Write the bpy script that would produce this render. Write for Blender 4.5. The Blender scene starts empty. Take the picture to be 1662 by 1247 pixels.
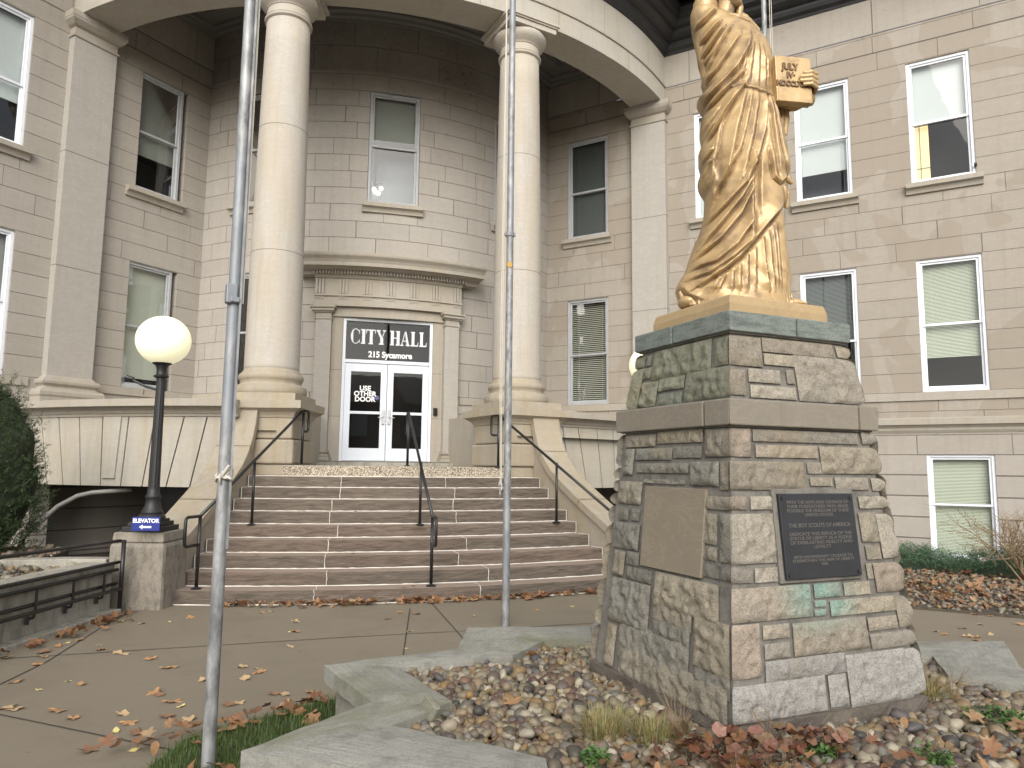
import bpy, math, random
import numpy as np
from math import sin, cos, pi, radians, degrees, sqrt, hypot, atan2
from mathutils import Vector, Matrix

random.seed(7); rng = np.random.default_rng(7)
C = bpy.context.scene.collection
SQ = sqrt(.5)

# ------------------------------------------------------------------ camera, sky, sun, exposure
scene = bpy.context.scene
scene.render.engine = 'CYCLES'
cam_d = bpy.data.cameras.new('camera'); cam = bpy.data.objects.new('camera', cam_d); C.objects.link(cam)
CAM = Vector((-1.30, -20.69, 1.65))
_az, _pi, _ro = radians(14.7), radians(6.585), radians(.631)
fw = Vector((sin(_az)*cos(_pi), cos(_az)*cos(_pi), sin(_pi)))
rt0 = Vector((cos(_az), -sin(_az), 0)); up0 = rt0.cross(fw)
rt = rt0*cos(_ro) + up0*sin(_ro); upv = -rt0*sin(_ro) + up0*cos(_ro)
cam.matrix_world = Matrix(((rt.x, upv.x, -fw.x, CAM.x), (rt.y, upv.y, -fw.y, CAM.y), (rt.z, upv.z, -fw.z, CAM.z), (0, 0, 0, 1)))
cam_d.sensor_width = 36; cam_d.lens = 1181.5/1662*36; cam_d.clip_start = .05; cam_d.clip_end = 2000
scene.camera = cam
scene.render.resolution_x = 1024; scene.render.resolution_y = 768

SUN_EL, SUN_AZ = radians(30), radians(196)      # azimuth measured clockwise from +Y
world = bpy.data.worlds.new('World'); scene.world = world; world.use_nodes = True
wn = world.node_tree; wn.nodes.clear()
sky = wn.nodes.new('ShaderNodeTexSky'); sky.sky_type = 'NISHITA'; sky.sun_disc = False
sky.sun_elevation = SUN_EL; sky.sun_rotation = SUN_AZ; sky.dust_density = 3; sky.air_density = 1.2; sky.ozone_density = 1.5
hs = wn.nodes.new('ShaderNodeHueSaturation'); hs.inputs['Saturation'].default_value = .30
bg = wn.nodes.new('ShaderNodeBackground'); bg.inputs['Strength'].default_value = .145
wo = wn.nodes.new('ShaderNodeOutputWorld')
wn.links.new(sky.outputs[0], hs.inputs['Color']); wn.links.new(hs.outputs[0], bg.inputs[0]); wn.links.new(bg.outputs[0], wo.inputs[0])
sl = bpy.data.lights.new('sun', 'SUN'); sl.energy = 1.5; sl.angle = radians(50); sl.color = (1, .945, .855)
sun = bpy.data.objects.new('sun', sl); C.objects.link(sun)
sd = Vector((sin(SUN_AZ)*cos(SUN_EL), cos(SUN_AZ)*cos(SUN_EL), sin(SUN_EL)))
sun.rotation_euler = sd.to_track_quat('Z', 'Y').to_euler(); sun.location = (-5, -30, 20)
scene.view_settings.view_transform = 'Standard'; scene.view_settings.look = 'None'
scene.view_settings.exposure = 0.66; scene.view_settings.gamma = 1

# ------------------------------------------------------------------ mesh helper
class MB:
    def __init__(s): s.v = []; s.f = []; s.uv = []; s.mi = []; s.col = None; s.cur = 0; s.cols = []
    def add(s, vs, fs, uvs=None, col=None):
        b = len(s.v); s.v += [tuple(p) for p in vs]
        for i, f in enumerate(fs):
            s.f.append(tuple(b+k for k in f)); s.uv.append(uvs[i] if uvs else None); s.mi.append(s.cur); s.cols.append(col)
        return s
    def box(s, c, d, rz=0, col=None, top=1.0, M=None):
        cx, cy, cz = c; a, b_, h = d[0]/2, d[1]/2, d[2]/2
        vs = []
        for z in (-h, h):
            k = 1 if z < 0 else top
            for x, y in ((-a, -b_), (a, -b_), (a, b_), (-a, b_)):
                p = Vector((x*k, y*k, z))
                if M: p = M @ p
                X = p.x*cos(rz)-p.y*sin(rz); Y = p.x*sin(rz)+p.y*cos(rz); vs.append((cx+X, cy+Y, cz+p.z))
        return s.add(vs, [(3, 2, 1, 0), (4, 5, 6, 7), (0, 1, 5, 4), (1, 2, 6, 5), (2, 3, 7, 6), (3, 0, 4, 7)], col=col)
    def tube(s, pts, r, n=8, cap=True, col=None, sx=1):
        pts = [Vector(p) for p in pts]; R = r if isinstance(r, (list, tuple)) else [r]*len(pts)
        vs = []; prev = None
        for i, p in enumerate(pts):
            t = (pts[min(i+1, len(pts)-1)]-pts[max(i-1, 0)])
            t = t.normalized() if t.length > 1e-9 else Vector((0, 0, 1))
            if prev is None:
                a = Vector((0, 0, 1)) if abs(t.z) < .9 else Vector((0, 1, 0)); u = t.cross(a).normalized()
            else:
                u = (prev - t*prev.dot(t)).normalized()
            prev = u; w = t.cross(u)
            for k in range(n):
                an = 2*pi*k/n; vs.append(p + u*(R[i]*cos(an)*sx) + w*(R[i]*sin(an)))
        fs = []
        for i in range(len(pts)-1):
            for k in range(n):
                a = i*n+k; b = i*n+(k+1) % n; fs.append((a, b, b+n, a+n))
        if cap: fs.append(tuple(reversed(range(n)))); fs.append(tuple((len(pts)-1)*n+k for k in range(n)))
        return s.add(vs, fs, col=col)
    def lathe(s, prof, c, n=32, sq=0):
        vs = []; m = len(prof)
        for k in range(n):
            an = 2*pi*k/n
            for r, z in prof: vs.append((c[0]+r*cos(an), c[1]+r*sin(an), c[2]+z))
        fs = []; uvs = []
        acc = [0]
        for j in range(m-1): acc.append(acc[-1]+hypot(prof[j+1][0]-prof[j][0], prof[j+1][1]-prof[j][1]))
        R = max(p[0] for p in prof)
        for k in range(n):
            for j in range(m-1):
                k2 = (k+1) % n
                fs.append((k*m+j, k2*m+j, k2*m+j+1, k*m+j+1))
                u0, u1 = 2*pi*R*k/n, 2*pi*R*(k+1)/n
                uvs.append([(u0, prof[j][1]), (u1, prof[j][1]), (u1, prof[j+1][1]), (u0, prof[j+1][1])])
        if prof[0][0] > 1e-4: fs.append(tuple(k*m for k in reversed(range(n)))); uvs.append(None)
        if prof[-1][0] > 1e-4: fs.append(tuple(k*m+m-1 for k in range(n))); uvs.append(None)
        return s.add(vs, fs, uvs)
    def prism(s, poly, z0, z1, col=None):
        n = len(poly); vs = [(x, y, z0) for x, y in poly]+[(x, y, z1) for x, y in poly]
        return s.add(vs, [tuple(reversed(range(n))), tuple(range(n, 2*n))]+[(i, (i+1) % n, n+(i+1) % n, n+i) for i in range(n)], col=col)
    def sweep(s, prof, P, ts, ul=1.0, closed=True, caps=True):
        """prof: (o,z) points; P(t,o,z)->xyz ; ts: path parameters"""
        m = len(prof); vs = []; fs = []; uvs = []
        for t in ts:
            for o, z in prof: vs.append(P(t, o, z))
        acc = [0]
        for j in range(m): 
            a, b = prof[j], prof[(j+1) % m]; acc.append(acc[-1]+hypot(a[0]-b[0], a[1]-b[1]))
        rng_ = m if closed else m-1
        for i in range(len(ts)-1):
            for j in range(rng_):
                j2 = (j+1) % m
                fs.append((i*m+j, i*m+j2, (i+1)*m+j2, (i+1)*m+j))
                u0, u1 = ts[i]*ul, ts[i+1]*ul; va, vb = acc[j], acc[j+1]
                if abs(prof[j][0]-prof[j2][0]) < .4*abs(prof[j][1]-prof[j2][1]): va, vb = prof[j][1], prof[j2][1]
                uvs.append([(u0, va), (u0, vb), (u1, vb), (u1, va)])
        if caps and closed:
            fs.append(tuple(range(m))); uvs.append([(p[0], p[1]) for p in prof])
            fs.append(tuple(reversed([(len(ts)-1)*m+j for j in range(m)]))); uvs.append([(p[0], p[1]) for p in reversed(prof)])
        return s.add(vs, fs, uvs)
    def sheet(s, P, ts, zs, holes=(), o=0, ul=1.0, reveal=.22):
        ts = sorted(set([round(t, 5) for t in ts]+[round(h[k], 5) for h in holes for k in (0, 1)]))
        zs = sorted(set([round(z, 5) for z in zs]+[round(h[k], 5) for h in holes for k in (2, 3)]))
        ts = [t for t in ts]
        for i in range(len(ts)-1):
            for j in range(len(zs)-1):
                tm, zm = (ts[i]+ts[i+1])/2, (zs[j]+zs[j+1])/2
                if any(h[0] < tm < h[1] and h[2] < zm < h[3] for h in holes): continue
                t0, t1, z0, z1 = ts[i], ts[i+1], zs[j], zs[j+1]
                s.add([P(t0, o, z0), P(t1, o, z0), P(t1, o, z1), P(t0, o, z1)], [(0, 1, 2, 3)], [[(t0*ul, z0), (t1*ul, z0), (t1*ul, z1), (t0*ul, z1)]])
        for h in holes:
            t0, t1, z0, z1 = h; O = o-reveal
            for a, b, c, d in (((t0, z0), (t0, z1), 0, 0), ((t1, z1), (t1, z0), 0, 0), ((t0, z1), (t1, z1), 0, 0), ((t1, z0), (t0, z0), 0, 0)):
                s.add([P(a[0], o, a[1]), P(b[0], o, b[1]), P(b[0], O, b[1]), P(a[0], O, a[1])], [(0, 1, 2, 3)])
        return s
    def build(s, name, mat, parent=None, smooth=False, origin=None, bevel=0, edge=None, tm=None):
        off = Vector((0, 0, 0))
        if parent is not None and tm is None: off = WL(parent)
        if origin is not None: off = Vector(origin)
        me = bpy.data.meshes.new(name)
        V = np.array(s.v, dtype=np.float64).reshape(-1, 3) - np.array(off)
        me.from_pydata(V.tolist(), [], s.f)
        uvl = me.uv_layers.new(name='UVMap'); buf = np.zeros(len(me.loops)*2)
        k = 0
        for fi, f in enumerate(s.f):
            u = s.uv[fi]
            if u is None:
                p0, p1, p2 = V[f[0]]+off, V[f[1]]+off, V[f[-1]]+off
                nn = np.cross(p1-p0, p2-p0)
                if len(f) > 3 and np.linalg.norm(nn) < 1e-12: nn = np.cross(V[f[2]]-V[f[1]], V[f[0]]-V[f[1]])
                nn = nn/(np.linalg.norm(nn)+1e-12)
                if abs(nn[2]) > .8:
                    u = [(V[q][0]+off[0], V[q][1]+off[1]) for q in f]
                else:
                    h = hypot(nn[0], nn[1])+1e-9; tx, ty = -nn[1]/h, nn[0]/h
                    u = [((V[q][0]+off[0])*tx+(V[q][1]+off[1])*ty, V[q][2]+off[2]) for q in f]
            for q in u: buf[k] = q[0]; buf[k+1] = q[1]; k += 2
        uvl.data.foreach_set('uv', buf)
        if any(c is not None for c in s.cols):
            ca = me.color_attributes.new('Col', 'FLOAT_COLOR', 'CORNER'); cb = np.ones(len(me.loops)*4); k = 0
            for fi, f in enumerate(s.f):
                c = s.cols[fi] or (1, 1, 1)
                for _ in f: cb[k:k+3] = c; k += 4
            ca.data.foreach_set('color', cb)
        for m_ in (mat if isinstance(mat, (list, tuple)) else [mat]): me.materials.append(m_)
        if max(s.mi, default=0) > 0: me.polygons.foreach_set('material_index', s.mi)
        if smooth: me.polygons.foreach_set('use_smooth', [True]*len(me.polygons))
        me.validate(); me.update()
        if smooth == 'auto': me.set_sharp_from_angle(angle=radians(38))
        o = bpy.data.objects.new(name, me); C.objects.link(o)
        if parent is not None: o.parent = parent
        elif origin is not None: o.location = off
        if bevel:
            b = o.modifiers.new('bevel', 'BEVEL'); b.width = bevel; b.segments = 2; b.limit_method = 'ANGLE'; b.angle_limit = radians(40)
            b.harden_normals = False
        return o
def WL(o):
    v = Vector((0, 0, 0))
    while o is not None: v = v + o.location; o = o.parent
    return v
def tag(o, label=None, cat=None, group=None, kind=None):
    if label: o['label'] = label
    if cat: o['category'] = cat
    if group: o['group'] = group
    if kind: o['kind'] = kind
    return o
def thing(name, label, cat, loc=(0, 0, 0), group=None):
    o = bpy.data.objects.new(name, None); C.objects.link(o); o.location = loc; o.empty_display_size = .2
    return tag(o, label, cat, group)
def copy_tree(o, parent=None):
    c = o.copy(); C.objects.link(c)
    if parent is not None: c.parent = parent
    for ch in list(o.children): copy_tree(ch, c)
    return c
def lin(*c): return tuple(c)+(1,)

# ------------------------------------------------------------------ materials
def newmat(name):
    m = bpy.data.materials.new(name); m.use_nodes = True; nt = m.node_tree; nt.nodes.clear()
    out = nt.nodes.new('ShaderNodeOutputMaterial'); bs = nt.nodes.new('ShaderNodeBsdfPrincipled')
    nt.links.new(bs.outputs[0], out.inputs[0]); return m, nt, bs
def N(nt, t, **kw):
    n = nt.nodes.new(t)
    for k, v in kw.items():
        if k.startswith('i_'):
            k = k[2:]; key = int(k) if k.isdigit() else k.replace('_', ' ')
            n.inputs[key].default_value = v
        else: setattr(n, k, v)
    return n
def ramp(nt, src, stops):
    r = nt.nodes.new('ShaderNodeValToRGB'); e = r.color_ramp.elements
    while len(e) < len(stops): e.new(.5)
    for i, (p, c) in enumerate(stops): e[i].position = p; e[i].color = c if len(c) == 4 else tuple(c)+(1,)
    nt.links.new(src, r.inputs[0]); return r.outputs[0]
def mixc(nt, f, a, b, mode='MIX'):
    m = nt.nodes.new('ShaderNodeMix'); m.data_type = 'RGBA'; m.blend_type = mode
    for s_, k in ((f, 0), (a, 6), (b, 7)):
        if isinstance(s_, (int, float)): m.inputs[k].default_value = s_
        elif isinstance(s_, tuple): m.inputs[k].default_value = s_ if len(s_) == 4 else s_+(1,)
        else: nt.links.new(s_, m.inputs[k])
    return m.outputs[2]
def math_(nt, op, a, b=None, c=None):
    m = nt.nodes.new('ShaderNodeMath'); m.operation = op
    for i, s_ in enumerate((a, b, c)):
        if s_ is None: continue
        if isinstance(s_, (int, float)): m.inputs[i].default_value = s_
        else: nt.links.new(s_, m.inputs[i])
    return m.outputs[0]
def noise(nt, vec, sc, det=4, rough=.55, dist=0):
    n = N(nt, 'ShaderNodeTexNoise', i_Scale=sc, i_Detail=det, i_Roughness=rough, i_Distortion=dist); nt.links.new(vec, n.inputs['Vector']); return n.outputs['Fac']
def mapping(nt, vec, scale=(1, 1, 1), loc=(0, 0, 0), rot=(0, 0, 0)):
    m = N(nt, 'ShaderNodeMapping'); m.inputs['Scale'].default_value = scale; m.inputs['Location'].default_value = loc; m.inputs['Rotation'].default_value = rot
    nt.links.new(vec, m.inputs['Vector']); return m.outputs[0]
def bump(nt, bs, h, st=.3, dist=.01, prev=None):
    b = N(nt, 'ShaderNodeBump', i_Strength=st, i_Distance=dist); nt.links.new(h, b.inputs['Height'])
    if prev is not None: nt.links.new(prev, b.inputs['Normal'])
    nt.links.new(b.outputs[0], bs.inputs['Normal']); return b.outputs[0]
def geopos(nt): return N(nt, 'ShaderNodeNewGeometry').outputs['Position']
def uvv(nt): 
    u = N(nt, 'ShaderNodeUVMap'); u.uv_map = 'UVMap'; return u.outputs[0]

def stone(name, col, brick=None, col2=None, grime=0, stain=0, grimez=None, rough=.85, streak=.5, vein=.25, bumps=.25, yellow=0, plain_rows=()):
    """dressed limestone; brick=(row height, block width, mortar, v offset)"""
    m, nt, bs = newmat(name); pos = geopos(nt); uv = uvv(nt)
    base = tuple(col); c2 = col2 or tuple(x*.86 for x in col)
    big = noise(nt, pos, .55, 3); mid = noise(nt, mapping(nt, pos, (1, 1, 3.5)), 2.2, 6, .62); fine = noise(nt, pos, 38, 5, .65)
    c = mixc(nt, math_(nt, 'MULTIPLY', mid, 1.0), c2, base)
    h = fine
    if brick:
        sv = N(nt, 'ShaderNodeSeparateXYZ'); nt.links.new(uv, sv.inputs[0]); bh, bw, bm_ = brick[0], brick[1], brick[2]
        vv = math_(nt, 'DIVIDE', math_(nt, 'SUBTRACT', sv.outputs[1], brick[3]), bh); row = math_(nt, 'FLOOR', vv); fv = math_(nt, 'SUBTRACT', vv, row)
        wob = math_(nt, 'MULTIPLY', math_(nt, 'SUBTRACT', noise(nt, pos, 6, 3), .5), .006)
        dh_ = math_(nt, 'ADD', math_(nt, 'MULTIPLY', math_(nt, 'MINIMUM', fv, math_(nt, 'SUBTRACT', 1, fv)), bh), wob)
        w1 = N(nt, 'ShaderNodeTexWhiteNoise', noise_dimensions='1D'); nt.links.new(row, w1.inputs['W'])
        uu = math_(nt, 'ADD', math_(nt, 'DIVIDE', sv.outputs[0], bw), math_(nt, 'ADD', math_(nt, 'MULTIPLY', row, .5), math_(nt, 'MULTIPLY', w1.outputs['Value'], .45)))
        uu = math_(nt, 'ADD', uu, math_(nt, 'MULTIPLY', math_(nt, 'SINE', math_(nt, 'MULTIPLY', uu, 2.3)), .16))
        cl = math_(nt, 'FLOOR', uu); fu = math_(nt, 'SUBTRACT', uu, cl); dv_ = math_(nt, 'MULTIPLY', math_(nt, 'MINIMUM', fu, math_(nt, 'SUBTRACT', 1, fu)), bw)
        for (za, zc) in plain_rows:      # rows cut by windows have no upright joints
            inr = math_(nt, 'MULTIPLY', math_(nt, 'GREATER_THAN', sv.outputs[1], za), math_(nt, 'LESS_THAN', sv.outputs[1], zc)); dv_ = math_(nt, 'ADD', dv_, inr); cl = math_(nt, 'MULTIPLY', cl, math_(nt, 'SUBTRACT', 1, inr))
        if bw > 20: dv_ = math_(nt, 'ADD', dv_, 1)
        dd_ = math_(nt, 'MINIMUM', dh_, dv_); mr_ = N(nt, 'ShaderNodeMapRange'); mr_.inputs[1].default_value = bm_*.35; mr_.inputs[2].default_value = bm_*.75; mr_.inputs[3].default_value = 1; mr_.inputs[4].default_value = 0; nt.links.new(dd_, mr_.inputs[0]); jf = mr_.outputs[0]
        cx_ = N(nt, 'ShaderNodeCombineXYZ'); nt.links.new(row, cx_.inputs[0]); nt.links.new(cl, cx_.inputs[1])
        w2 = N(nt, 'ShaderNodeTexWhiteNoise', noise_dimensions='3D'); nt.links.new(cx_.outputs[0], w2.inputs['Vector'])
        tint = mixc(nt, w2.outputs['Value'], (.945, .94, .93), (1.045, 1.04, 1.03))
        c = mixc(nt, 1.0, c, tint, 'MULTIPLY')
    # veins
    vn = noise(nt, mapping(nt, pos, (1.2, 1.2, 2.6), rot=(.5, .4, .3)), 3.2, 5, .6, 1.2)
    c = mixc(nt, math_(nt, 'MULTIPLY', ramp(nt, vn, [(.47, (0, 0, 0)), (.5, (1, 1, 1)), (.53, (0, 0, 0))]), vein), c, tuple(min(1, x*1.25) for x in base))
    c = mixc(nt, math_(nt, 'MULTIPLY', ramp(nt, fine, [(.35, (1, 1, 1)), (.5, (0, 0, 0))]), .10), c, tuple(x*.72 for x in base))
    # vertical run-off streaks
    st = noise(nt, mapping(nt, pos, (5, 5, .35)), 1.6, 5, .6)
    c = mixc(nt, math_(nt, 'MULTIPLY', ramp(nt, st, [(.5, (0, 0, 0)), (.72, (1, 1, 1))]), streak), c, tuple(x*.72 for x in (base[0], base[1]*.96, base[2]*.9)))
    if yellow:
        yn = noise(nt, mapping(nt, pos, (1.6, 1.6, .3), (3, 1, 7)), 1.7, 5, .62)
        c = mixc(nt, math_(nt, 'MULTIPLY', ramp(nt, yn, [(.44, (0, 0, 0)), (.56, (1, 1, 1))]), yellow), c, (base[0]*.90, base[1]*.80, base[2]*.60))
    if stain:
        sn = noise(nt, mapping(nt, pos, (1, 1, .7), (9, 4, 2)), .75, 3, .5, .6)
        c = mixc(nt, math_(nt, 'MULTIPLY', ramp(nt, sn, [(.50, (0, 0, 0)), (.512, (1, 1, 1))]), stain), c, (base[0]*.76, base[1]*.72, base[2]*.65), 'MIX')
    if grime:
        gn = noise(nt, pos, 1.1, 5, .65); sp = noise(nt, pos, 11, 5, .7)
        g = ramp(nt, gn, [(.42, (0, 0, 0)), (.68, (1, 1, 1))])
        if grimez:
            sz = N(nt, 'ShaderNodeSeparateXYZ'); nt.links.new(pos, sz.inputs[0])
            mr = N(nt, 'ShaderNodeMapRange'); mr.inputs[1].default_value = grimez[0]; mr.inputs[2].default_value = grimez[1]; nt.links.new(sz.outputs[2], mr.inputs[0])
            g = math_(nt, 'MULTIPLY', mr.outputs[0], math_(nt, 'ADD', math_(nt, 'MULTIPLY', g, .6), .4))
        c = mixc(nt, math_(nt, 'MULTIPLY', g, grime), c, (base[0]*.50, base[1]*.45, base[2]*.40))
        spk = math_(nt, 'MULTIPLY', ramp(nt, sp, [(.60, (0, 0, 0)), (.66, (1, 1, 1))]), math_(nt, 'MULTIPLY', g, 1.0))
        c = mixc(nt, math_(nt, 'MULTIPLY', spk, min(1, grime*1.3)), c, (.05, .04, .03))
    if brick:
        c = mixc(nt, math_(nt, 'MULTIPLY', jf, .8), c, (.125, .105, .09))
        h = math_(nt, 'SUBTRACT', math_(nt, 'MULTIPLY', fine, .15), math_(nt, 'MULTIPLY', jf, 1.0))
        nt.links.new(c, bs.inputs['Base Color']); bump(nt, bs, h, .8, .012)
    else:
        nt.links.new(c, bs.inputs['Base Color']); bump(nt, bs, math_(nt, 'ADD', fine, math_(nt, 'MULTIPLY', mid, 1.5)), bumps, .006)
    bs.inputs['Roughness'].default_value = rough; bs.inputs['Specular IOR Level'].default_value = .25
    return m
def plain(name, col, rough=.5, metal=0, bumpy=0, var=.12, scale=8, spec=.5):
    m, nt, bs = newmat(name); pos = N(nt, 'ShaderNodeTexCoord').outputs['Object']
    n = noise(nt, pos, scale, 5, .6)
    c = mixc(nt, n, tuple(x*(1-var) for x in col), tuple(min(1, x*(1+var)) for x in col)); nt.links.new(c, bs.inputs['Base Color'])
    bs.inputs['Roughness'].default_value = rough; bs.inputs['Metallic'].default_value = metal; bs.inputs['Specular IOR Level'].default_value = spec
    if bumpy: bump(nt, bs, noise(nt, pos, scale*6, 4), bumpy, .004)
    return m
def emit(name, col, st):
    m, nt, bs = newmat(name); bs.inputs['Base Color'].default_value = lin(*col); bs.inputs['Emission Color'].default_value = lin(*col); bs.inputs['Emission Strength'].default_value = st; return m

LIME = (.345, .312, .270)
M = {}
M['wall'] = stone('limestone_ashlar', LIME, (.362, 1.3, .0085, 3.145), stain=.5, streak=.35, plain_rows=((3.0, 5.66), (7.16, 9.64)))
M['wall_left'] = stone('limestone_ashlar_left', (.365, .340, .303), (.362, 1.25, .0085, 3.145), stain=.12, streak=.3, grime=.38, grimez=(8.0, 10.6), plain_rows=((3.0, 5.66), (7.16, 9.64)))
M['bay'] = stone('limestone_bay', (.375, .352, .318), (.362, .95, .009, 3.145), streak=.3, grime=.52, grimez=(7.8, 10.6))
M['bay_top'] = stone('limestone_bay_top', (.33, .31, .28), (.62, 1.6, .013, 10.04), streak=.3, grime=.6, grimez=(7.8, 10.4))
M['base'] = stone('limestone_rusticated', (.375, .348, .312), (.383, 60, .022, .070), streak=.3)
M['frieze'] = stone('limestone_frieze', (.36, .332, .293), (.9, 1.9, .012, 10.44), streak=.45, grime=.3, grimez=(10.3, 11.3))
M['beam'] = stone('limestone_beam', (.43, .405, .358), streak=.35, yellow=.18, grime=.12)
M['column'] = stone('limestone_column', (.45, .42, .375), streak=.45, yellow=.30, vein=.35, bumps=.2)
M['pil'] = stone('limestone_pilaster', (.385, .363, .327), streak=.25, vein=.35)
M['trim'] = stone('limestone_trim', (.375, .346, .300), streak=.45, yellow=.22)
M['tan'] = stone('sandstone_tan', (.375, .335, .27), streak=.6, yellow=.35, vein=.35)
M['vous'] = stone('limestone_voussoir', (.42, .395, .345), streak=.5, yellow=.25, vein=.3)
M['joint'] = plain('joint_shadow_mortar', (.05, .042, .036), .9)
M['ceil'] = plain('ceiling_paint_grey', (.17, .165, .155), .7)
M['copper'] = plain('cornice_dark_metal', (.030, .030, .031), .45, .2, .2, .5, 3)
M['soffit'] = stone('soffit_stone', (.33, .30, .26), streak=.2)
M['white'] = plain('white_window_paint', (.70, .73, .78), .4, 0, 0, .05)
M['grey_frame'] = plain('grey_window_paint', (.36, .37, .38), .55, 0, .1, .25, 6)
M['room'] = plain('dark_room', (.028, .026, .025), .9)
M['roomsky'] = plain('sky_reflection_room', (.34, .36, .40), .9)  # interior coloured pale to stand in for sky reflected in the glass
M['shade'] = plain('roller_shade', (.60, .64, .64), .8, 0, 0, .04)
M['shadeg'] = plain('aged_shade', (.48, .50, .43), .8, 0, 0, .1, 2)
M['shaded'] = plain('grey_shade', (.30, .31, .28), .8, 0, 0, .1, 2)
M['blind'] = plain('blind_slats', (.50, .50, .42), .6, 0, 0, .06)
M['blindd'] = plain('blind_slats_dark', (.18, .195, .19), .6, 0, 0, .06)
M['blindw'] = plain('blind_slats_cream', (.60, .64, .52), .6, 0, 0, .04)
M['black'] = plain('black_paint', (.012, .012, .013), .35, 0, .1, .3, 12)
M['iron'] = plain('cast_iron_black', (.014, .014, .015), .5, 0, .4, .3, 20)
M['globe'] = emit('lamp_globe', (1, .95, .66), .30)
M['bulb'] = emit('bulb_light', (1, .95, .85), 3)
M['warm'] = emit('warm_glow_panel', (1, .72, .34), .30)  # own glow in place of a lit interior
M['blue'] = plain('sign_blue', (.010, .022, .21), .4, 0, 0, .05)
M['letter'] = plain('sign_white', (.82, .82, .82), .5, 0, 0, .02)
M['decal'] = plain('white_vinyl_letters', (.62, .64, .66), .5, 0, 0, .06)
M['silver'] = plain('brushed_metal', (.45, .45, .46), .35, .6, 0, .1)
M['caulk'] = plain('white_joint_caulk', (.66, .64, .58), .8, 0, .3, .15, 20)
M['doorwhite'] = plain('door_white_aluminium', (.62, .66, .72), .4, 0, 0, .04)

def glass():
    m, nt, bs = newmat('window_glass'); out = [n for n in nt.nodes if n.type == 'OUTPUT_MATERIAL'][0]; nt.nodes.remove(bs)
    t = N(nt, 'ShaderNodeBsdfTransparent'); t.inputs[0].default_value = (.86, .88, .87, 1)
    g = N(nt, 'ShaderNodeBsdfGlossy'); g.inputs['Roughness'].default_value = .015
    lw = N(nt, 'ShaderNodeFresnel'); lw.inputs[0].default_value = 1.55
    pos = N(nt, 'ShaderNodeTexCoord').outputs['Object']
    b = N(nt, 'ShaderNodeBump', i_Strength=.02, i_Distance=.02); nt.links.new(noise(nt, pos, 2.2, 2), b.inputs['Height']); nt.links.new(b.outputs[0], g.inputs['Normal'])
    x = N(nt, 'ShaderNodeMixShader'); nt.links.new(math_(nt, 'MULTIPLY', lw.outputs[0], 1.0), x.inputs[0]); nt.links.new(t.outputs[0], x.inputs[1]); nt.links.new(g.outputs[0], x.inputs[2])
    nt.links.new(x.outputs[0], out.inputs[0]); return m
M['glass'] = glass()

def concrete():
    m, nt, bs = newmat('pavement_concrete'); pos = geopos(nt)
    a = noise(nt, pos, .5, 4); b = noise(nt, pos, 4, 6, .65); f = noise(nt, pos, 90, 3, .7)
    c = mixc(nt, a, (.178, .150, .108), (.245, .210, .155)); c = mixc(nt, math_(nt, 'MULTIPLY', b, .5), c, (.195, .165, .125))
    c = mixc(nt, math_(nt, 'MULTIPLY', ramp(nt, f, [(.58, (0, 0, 0)), (.7, (1, 1, 1))]), .35), c, (.33, .285, .22))
    c = mixc(nt, math_(nt, 'MULTIPLY', ramp(nt, f, [(.3, (1, 1, 1)), (.4, (0, 0, 0))]), .35), c, (.09, .07, .055))
    d = noise(nt, mapping(nt, pos, (1, 1, 1), (4, 4, 0)), 1.3, 6, .68, .5); c = mixc(nt, math_(nt, 'MULTIPLY', ramp(nt, d, [(.5, (0, 0, 0)), (.7, (1, 1, 1))]), .38), c, (.13, .105, .078))
    sp = noise(nt, pos, 14, 3, .5); c = mixc(nt, math_(nt, 'MULTIPLY', ramp(nt, sp, [(.70, (0, 0, 0)), (.73, (1, 1, 1))]), .5), c, (.08, .065, .05))
    nt.links.new(c, bs.inputs['Base Color']); bs.inputs['Roughness'].default_value = .75; bump(nt, bs, f, .25, .004); return m
M['pave'] = concrete()
def weathered(name, c1, c2, moss=0, stretch=(1, 1, 1), bs_=.5):
    m, nt, bs = newmat(name); pos = geopos(nt)
    a = noise(nt, pos, 1.6, 6, .65, .4); b = noise(nt, mapping(nt, pos, stretch), 6, 7, .7); f = noise(nt, pos, 60, 4, .7)
    c = mixc(nt, a, c1, c2); c = mixc(nt, math_(nt, 'MULTIPLY', ramp(nt, b, [(.46, (0, 0, 0)), (.64, (1, 1, 1))]), .6), c, tuple(x*.42 for x in c1))
    c = mixc(nt, math_(nt, 'MULTIPLY', ramp(nt, f, [(.35, (1, 1, 1)), (.5, (0, 0, 0))]), .35), c, tuple(x*.45 for x in c1))
    if moss:
        mn = noise(nt, mapping(nt, pos, loc=(5, 2, 0)), 1.3, 4); c = mixc(nt, math_(nt, 'MULTIPLY', ramp(nt, mn, [(.45, (0, 0, 0)), (.6, (1, 1, 1))]), moss), c, (.13, .14, .05))
    nt.links.new(c, bs.inputs['Base Color']); bs.inputs['Roughness'].default_value = .9
    bump(nt, bs, math_(nt, 'ADD', f, math_(nt, 'MULTIPLY', b, 2)), bs_, .008); return m
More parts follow.
